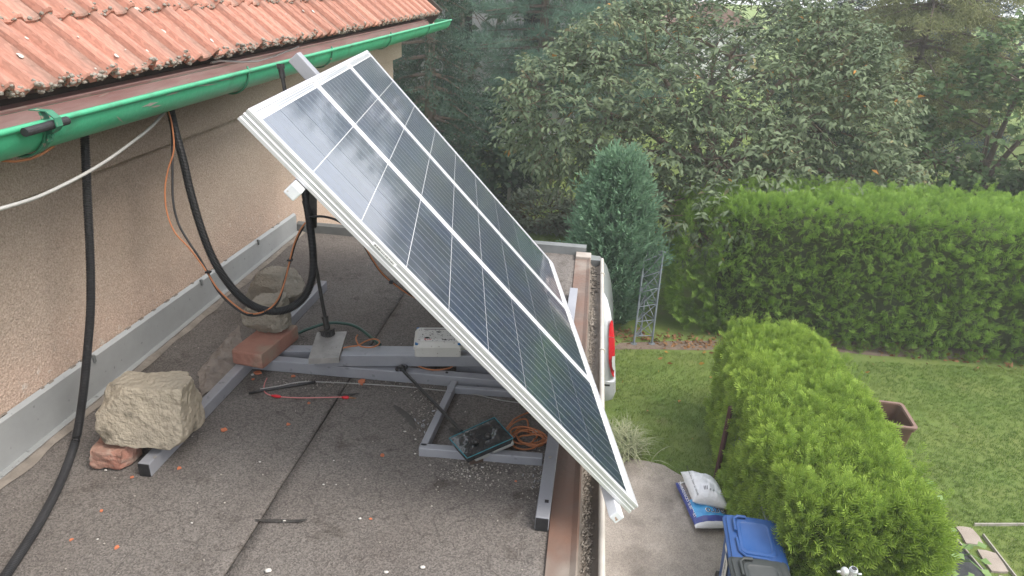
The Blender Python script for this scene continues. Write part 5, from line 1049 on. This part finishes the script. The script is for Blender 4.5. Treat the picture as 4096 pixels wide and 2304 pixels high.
b=RZ(2200,925,G); leafy('sage_shrub','low grey leaved shrub on the far lawn behind the garage',(b[0],b[1]+.1,G),[(b[0]-.15,b[1]+.1,G+.45,.85,.55,.42),(b[0]+.6,b[1],G+.35,.5,.4,.32)],700,leaf(.2,.1,.42),.15,leafmat('sage_leaf',(.11,.135,.085),(.19,.22,.15),trans=.2),.03,per=7,tw=.22,fill=.3,cat='shrub',droop=.0,limb=False)
# ---------------------------------------------------------------- conifers
def conifer(name,label,base,h,r,kind,N,size,mt,droop=.3,trunk_r=.16,z0=.08,shape=(1,.9,.75,.5,.2,.02),whorls=26,cat='tree',group=None):
    t=thing(name,base,label,cat,group); b=np.array(base,float); MB().tube([b,b+(0,0,h*.5),b+(0,0,h)],trunk_r,9,radii=[trunk_r,trunk_r*.6,.02]).build('trunk',m_bark,t,smooth=True)
    br=[];q=MB()
    for w_ in range(whorls):
        z=z0+(1-z0)*(w_+RNG.uniform(0,.8))/whorls; R_=r*np.interp(z,np.linspace(z0,1,len(shape)),shape)*RNG.uniform(.7,1.15); n=int(5+3*RNG.random())
        for i in range(n):
            a=6.283*(i+RNG.random()*.7)/n; br.append((z*h,R_*RNG.uniform(.7,1.1),a))
    L_=np.array([x[1] for x in br]); pk=RNG.choice(len(br),N,p=(L_+.05)/(L_+.05).sum()); u_=RNG.uniform(.15,1,N)**.75; Bz=np.array([x[0] for x in br])[pk]; BR=L_[pk]; Ba=np.array([x[2] for x in br])[pk]
    wid=RNG.normal(0,.13,N)*BR*(.4+u_*.6); rad=BR*u_; P=np.stack([b[0]+rad*np.cos(Ba)-wid*np.sin(Ba),b[1]+rad*np.sin(Ba)+wid*np.cos(Ba),b[2]+Bz-droop*rad*u_*.55+.12*BR*np.maximum(0,u_-.7)*2+RNG.normal(0,.05,N)],1)
    g=np.stack([np.cos(Ba),np.sin(Ba),np.zeros(N)],1)+RNG.normal(0,.45,(N,3))
    if kind=='pine': g+=np.array([0,0,.35]); V,F=tuft(); T=None
    elif kind=='larch': g=g*.45-np.array([0,0,.75]); V,F,T=spray('larch')
    else: g-=np.array([0,0,.15]); V,F,T=spray('larch')
    scatter('crown',V,F,P,frames(g),size*RNG.uniform(.7,1.25,N),mt,t,var=np.clip(.45+.6*vnoise(P,1.0,1.)+RNG.normal(0,.15,N),0,.95),tip=T)
    for z,R_,a in br: q.tube([b+(0,0,z),b+np.array((R_*.5*math.cos(a),R_*.5*math.sin(a),z-droop*R_*.14)),b+np.array((R_*.95*math.cos(a),R_*.95*math.sin(a),z-droop*R_*.5))],.03,5,caps=False,radii=[.045,.028,.01])
    tag(q.build('branches',m_bark,t),kind='stuff'); return t
m_pine=leafmat('soft_pine_needles',(.075,.15,.108),(.165,.26,.19),trans=.3); m_spr=leafmat('spruce_needles',(.020,.045,.032),(.045,.080,.055),trans=.15,tip=(.06,.10,.07)); m_lar=leafmat('larch_needles',(.09,.115,.045),(.17,.19,.08),trans=.35,tip=(.27,.27,.12)); m_spb=leafmat('blue_spruce_needles',(.035,.06,.058),(.07,.10,.095),trans=.15,tip=(.09,.13,.12))
b=RD(2170,200,19.5); conifer('soft_pine','blue green soft needled pine left of the cherry tree',(b[0],b[1],G),9.2,2.6,'pine',5200,.26,m_pine,.1,.2,.26,(.8,1,.95,.8,.5,.1),24)
b=RD(1720,260,15.5); conifer('dark_spruce','dark drooping spruce behind the end of the tiled roof',(b[0],b[1],G),9.5,1.6,'spruce',6000,.34,m_spr,.55,.18,.05,(1,1,.85,.6,.3,.03))
b=RD(2420,120,24); conifer('soft_pine','hazy pine rising beyond the top of the cherry tree',(b[0],b[1],G),6.9,2.8,'pine',3600,.32,m_pine,.1,.2,.15,(.9,1,1,.9,.6,.2),18)
b=RD(3620,430,20.5); conifer('larch_tree','yellow green larch with hanging twigs right of the cherry tree',(b[0],b[1],G),9.0,3.3,'larch',8000,.46,m_lar,.35,.17,.30,(1,1,.9,.75,.45,.08),20)
b=RD(3860,160,25.5); conifer('blue_spruce','bluish spruce behind the larch and maple',(b[0],b[1],G),10.5,2.6,'spruce',6500,.40,m_spb,.5,.2,.05,(1,.95,.8,.55,.25,.03))
b=RD(3330,330,22.5); conifer('dark_spruce','dark spruce between the cherry tree and the larch',(b[0],b[1],G),6.4,2.2,'spruce',5000,.38,m_spr,.5,.18,.05,(1,.95,.8,.55,.25,.03))
# ---------------------------------------------------------------- far wood behind the gardens
card=(np.array([(0,0,0),(-.32,.05,.45),(0,-.1,1),(.32,.05,.45)]),[(0,1,2,3)])
m_far=leafmat('far_leaf',(.04,.068,.034),(.085,.12,.06),trans=.25)
for i,(x,y,top,rr) in enumerate(((-9.5,24,3.5,2.8),(-4.6,24.5,4.2,2.5),(1.2,33,1.8,3.0),(5.6,35,1.9,3.2),(10.5,34,2.6,3.2),(16.5,33,5.5,3.6),(21,27,5.0,3.4),(-13,33,5,3.5),(25,36,6,4.2))):
    hz=(top-G)*.36; cz=top-hz
    leafy('far_tree',['hazy tree beside the grey house at the far left','hazy tree in front of the grey house beyond the pine','low hazy tree beyond the second pine','low hazy tree far behind the cherry crown','hazy tree in front of the far white house','tall hazy tree far behind the larch','tall hazy tree far behind the maple','tall hazy tree behind the grey house','tallest hazy tree at the far end of the gardens'][i],(x,y,G),[(x,y,cz,rr,rr*.8,hz),(x-rr*.6,y-.4,cz-hz*.5,rr*.6,rr*.5,hz*.6),(x+rr*.6,y-.4,cz-hz*.4,rr*.6,rr*.5,hz*.6),(x,y-.6,cz-hz*.9,rr*.8,rr*.5,hz*.5)],800,card,.30,m_far,.2,per=6,tw=.8,fill=.4,back=.15,group='far trees beyond the gardens')
# ---------------------------------------------------------------- ornamental grass, squash, lawn blades, fallen leaves
def blade_clump(name,label,c,n,l,wd,mt,spread,cat='grass'):
    t=None; V=[];F=[];va=[]
    for i in range(n):
        a=RNG.uniform(0,6.283); o=np.array((RNG.normal(0,spread*.35),RNG.normal(0,spread*.35),0)); L_=l*RNG.uniform(.55,1.1); out=np.array((math.cos(a),math.sin(a),0)); s=np.array((-math.sin(a),math.cos(a),0)); lean=RNG.uniform(.35,1.0); k=len(V)
        for j in range(6):
            q_=j/5; p=np.array(c)+o+out*L_*lean*q_**1.5+np.array((0,0,L_*(.85*q_-.62*lean*q_**2.4))); p[2]=max(p[2],G+.01); h=wd*(1-q_**2*.9)/2; V+= [p-s*h,p+s*h]
        for j in range(5): F.append((k+2*j,k+2*j+1,k+2*j+3,k+2*j+2))
        va+= [RNG.random()]*12
    me=rawmesh(name,np.array(V)-np.array(c),F,mt,{'var':va}); o=link(name,me,None,c); ORG[o]=np.array(c); return tag(o,label,cat)
c=RZ(2490,1800,G); blade_clump('ribbon_grass','pale variegated ribbon grass clump at the edge of the concrete path',(c[0]-.02,c[1],G+.01),520,.50,.014,leafmat('ribbon_grass_blade',(.20,.24,.12),(.42,.43,.28),trans=.35),.35,'ornamental grass')
m_sq=leafmat('squash_leaf',(.16,.26,.09),(.26,.38,.15),trans=.3)
def squash(label,x,y,n,sp):
    t=thing('squash_plant',(x,y,G),label,'plant'); V,F=leaf(.15,.15,1.0); q=MB()
    for i in range(n):
        a=RNG.uniform(0,6.283); r_=sp*RNG.uniform(.1,1); P=np.array((x+r_*math.cos(a),y+r_*math.sin(a)*1.2,G+RNG.uniform(.10,.24))); g=np.array([[math.cos(a),math.sin(a),.15]]); yy=np.array([[0,0,1.]]); yy=yy-g*(g@yy.T)/(g@g.T); yy/=np.linalg.norm(yy); g/=np.linalg.norm(g); Rm=np.stack([np.cross(yy,g),yy,g],2)
        scatter('leaf',V,F,P[None],Rm,np.array([RNG.uniform(.07,.12)]),m_sq,t); q.tube([(x,y,G+.01),(P[0]*.6+x*.4,P[1]*.6+y*.4,P[2]+.02),P],.006,5)
    q.build('stem',mat('green_stem',(.12,.2,.07),rough=.6),t)
squash('squash plant with pale leaves trailing over the black weed fabric',4.42,6.25,16,.32); squash('squash plant with pale leaves creeping out of the thuja bush onto the lawn',4.45,7.25,9,.25); squash('squash plant with pale leaves at the corner of the weed fabric',4.2,5.75,12,.3)
m_grass=leafmat('lawn_blade',(.115,.19,.034),(.20,.265,.066),(.34,.28,.14),ratio=.985,trans=.3)
def lawn_blades(N,poly_test,box):
    P=np.stack([RNG.uniform(box[0],box[1],N),RNG.uniform(box[2],box[3],N),np.full(N,G)],1); P=P[poly_test(P)]; n=len(P); T=[];F=[]
    for i in range(5):
        a=random.uniform(0,6.283); o=(random.uniform(-.6,.6),random.uniform(-.6,.6)); l=random.uniform(.6,1.2); le=random.uniform(.2,.9); k=len(T); s=(-math.sin(a)*.07,math.cos(a)*.07)
        T+=[(o[0]-s[0],o[1]-s[1],0),(o[0]+s[0],o[1]+s[1],0),(o[0]+math.cos(a)*le*l,o[1]+math.sin(a)*le*l,l*.9)]; F.append((k,k+1,k+2))
    a=RNG.uniform(0,6.283,n); Rm=np.zeros((n,3,3)); Rm[:,0,0]=np.cos(a);Rm[:,0,1]=-np.sin(a);Rm[:,1,0]=np.sin(a);Rm[:,1,1]=np.cos(a);Rm[:,2,2]=1
    v=np.clip(.45+.7*vnoise(P,.8,6.)+RNG.normal(0,.16,n),0,.96); o=scatter('grass_blades',np.array(T),F,P,Rm,.045*RNG.uniform(.6,1.3,n),m_grass,None,var=v,base=(4,9,G)); tag(o,'short mown grass blades covering the lawn','grass',kind='stuff')
def lawn_ok(P):
    x,y=P[:,0],P[:,1]; ok=~((x<2.45)&(y<7.05)); ok&=~((x<1.3)&(y<7.35)&(x<1.0)); hy=10.55+.115*(x-1.7)*.85; ok&=~((y>hy-.12)&(x>.5)&(y<13)); ok&=~((x>3.5)&(x<5.1)&(y<6.75)); ok&=~((x<.75)&(y>8.3)&(y<10.2)&(x>-3.7)); return ok
lawn_blades(46000,lawn_ok,(.2,9.0,5.0,11.6)); lawn_blades(5000,lambda P:P[:,1]>13.5,(-1.8,.9,13.5,16.0))
m_dry=leafmat('dry_leaf',(.42,.26,.05),(.33,.15,.06),trans=.3); V,F=leaf(.3,.3,.55)
for px,py in ((2657,1405),(2632,1435),(2668,1453),(2795,1455),(2633,1488),(2837,1506),(2485,1533),(2460,1558),(2769,1752),(2590,1640),(2720,1600),(2880,1475),(2760,1390),(2810,1408),(3500,1460),(3460,1488)):
    P=RZ(px,py,G+.035); g=RNG.normal(size=(1,3)); g[0,2]=.1; o=scatter('fallen_leaf',V,F,np.array([[0,0,0.]]),frames(g),np.array([RNG.uniform(.055,.095)]),m_dry,None,base=(0,0,0)); o.location=Vector(P); tag(o,'dry yellow leaf fallen on the lawn','fallen leaf','fallen leaves on the lawn')
N=330; P=np.stack([RNG.uniform(.6,3.0,N),RNG.normal(10.85,.16,N),np.full(N,G+.02)],1); P=np.concatenate([P,np.stack([RNG.uniform(3,9,160),RNG.normal(11.15,.15,160),np.full(160,G+.02)],1)]); g=RNG.normal(size=(len(P),3)); g[:,2]*=.3
tag(scatter('leaf_litter',V,F,P,frames(g),RNG.uniform(.05,.10,len(P)),leafmat('litter_leaf',(.20,.10,.045),(.30,.17,.08),trans=.2),None,base=(2,10.9,G)),'brown leaf litter under the hedge and the mast','leaf litter',kind='stuff')
# ---------------------------------------------------------------- morning haze
m_hz=bpy.data.materials.new('haze'); m_hz.use_nodes=True; nt=m_hz.node_tree; nt.nodes.remove(nt.nodes['Principled BSDF']); pv=nt.nodes.new('ShaderNodeVolumePrincipled'); pv.inputs['Color'].default_value=(.93,.96,1,1); pv.inputs['Density'].default_value=.0021; nt.links.new(pv.outputs[0],nt.nodes['Material Output'].inputs['Volume'])
hz_=MB().box((0,20,(G-1+8.5)/2),(90,100,8.5-G+1)).build('haze',m_hz,None); tag(hz_,'thin pale haze hanging over the gardens','haze',kind='stuff')
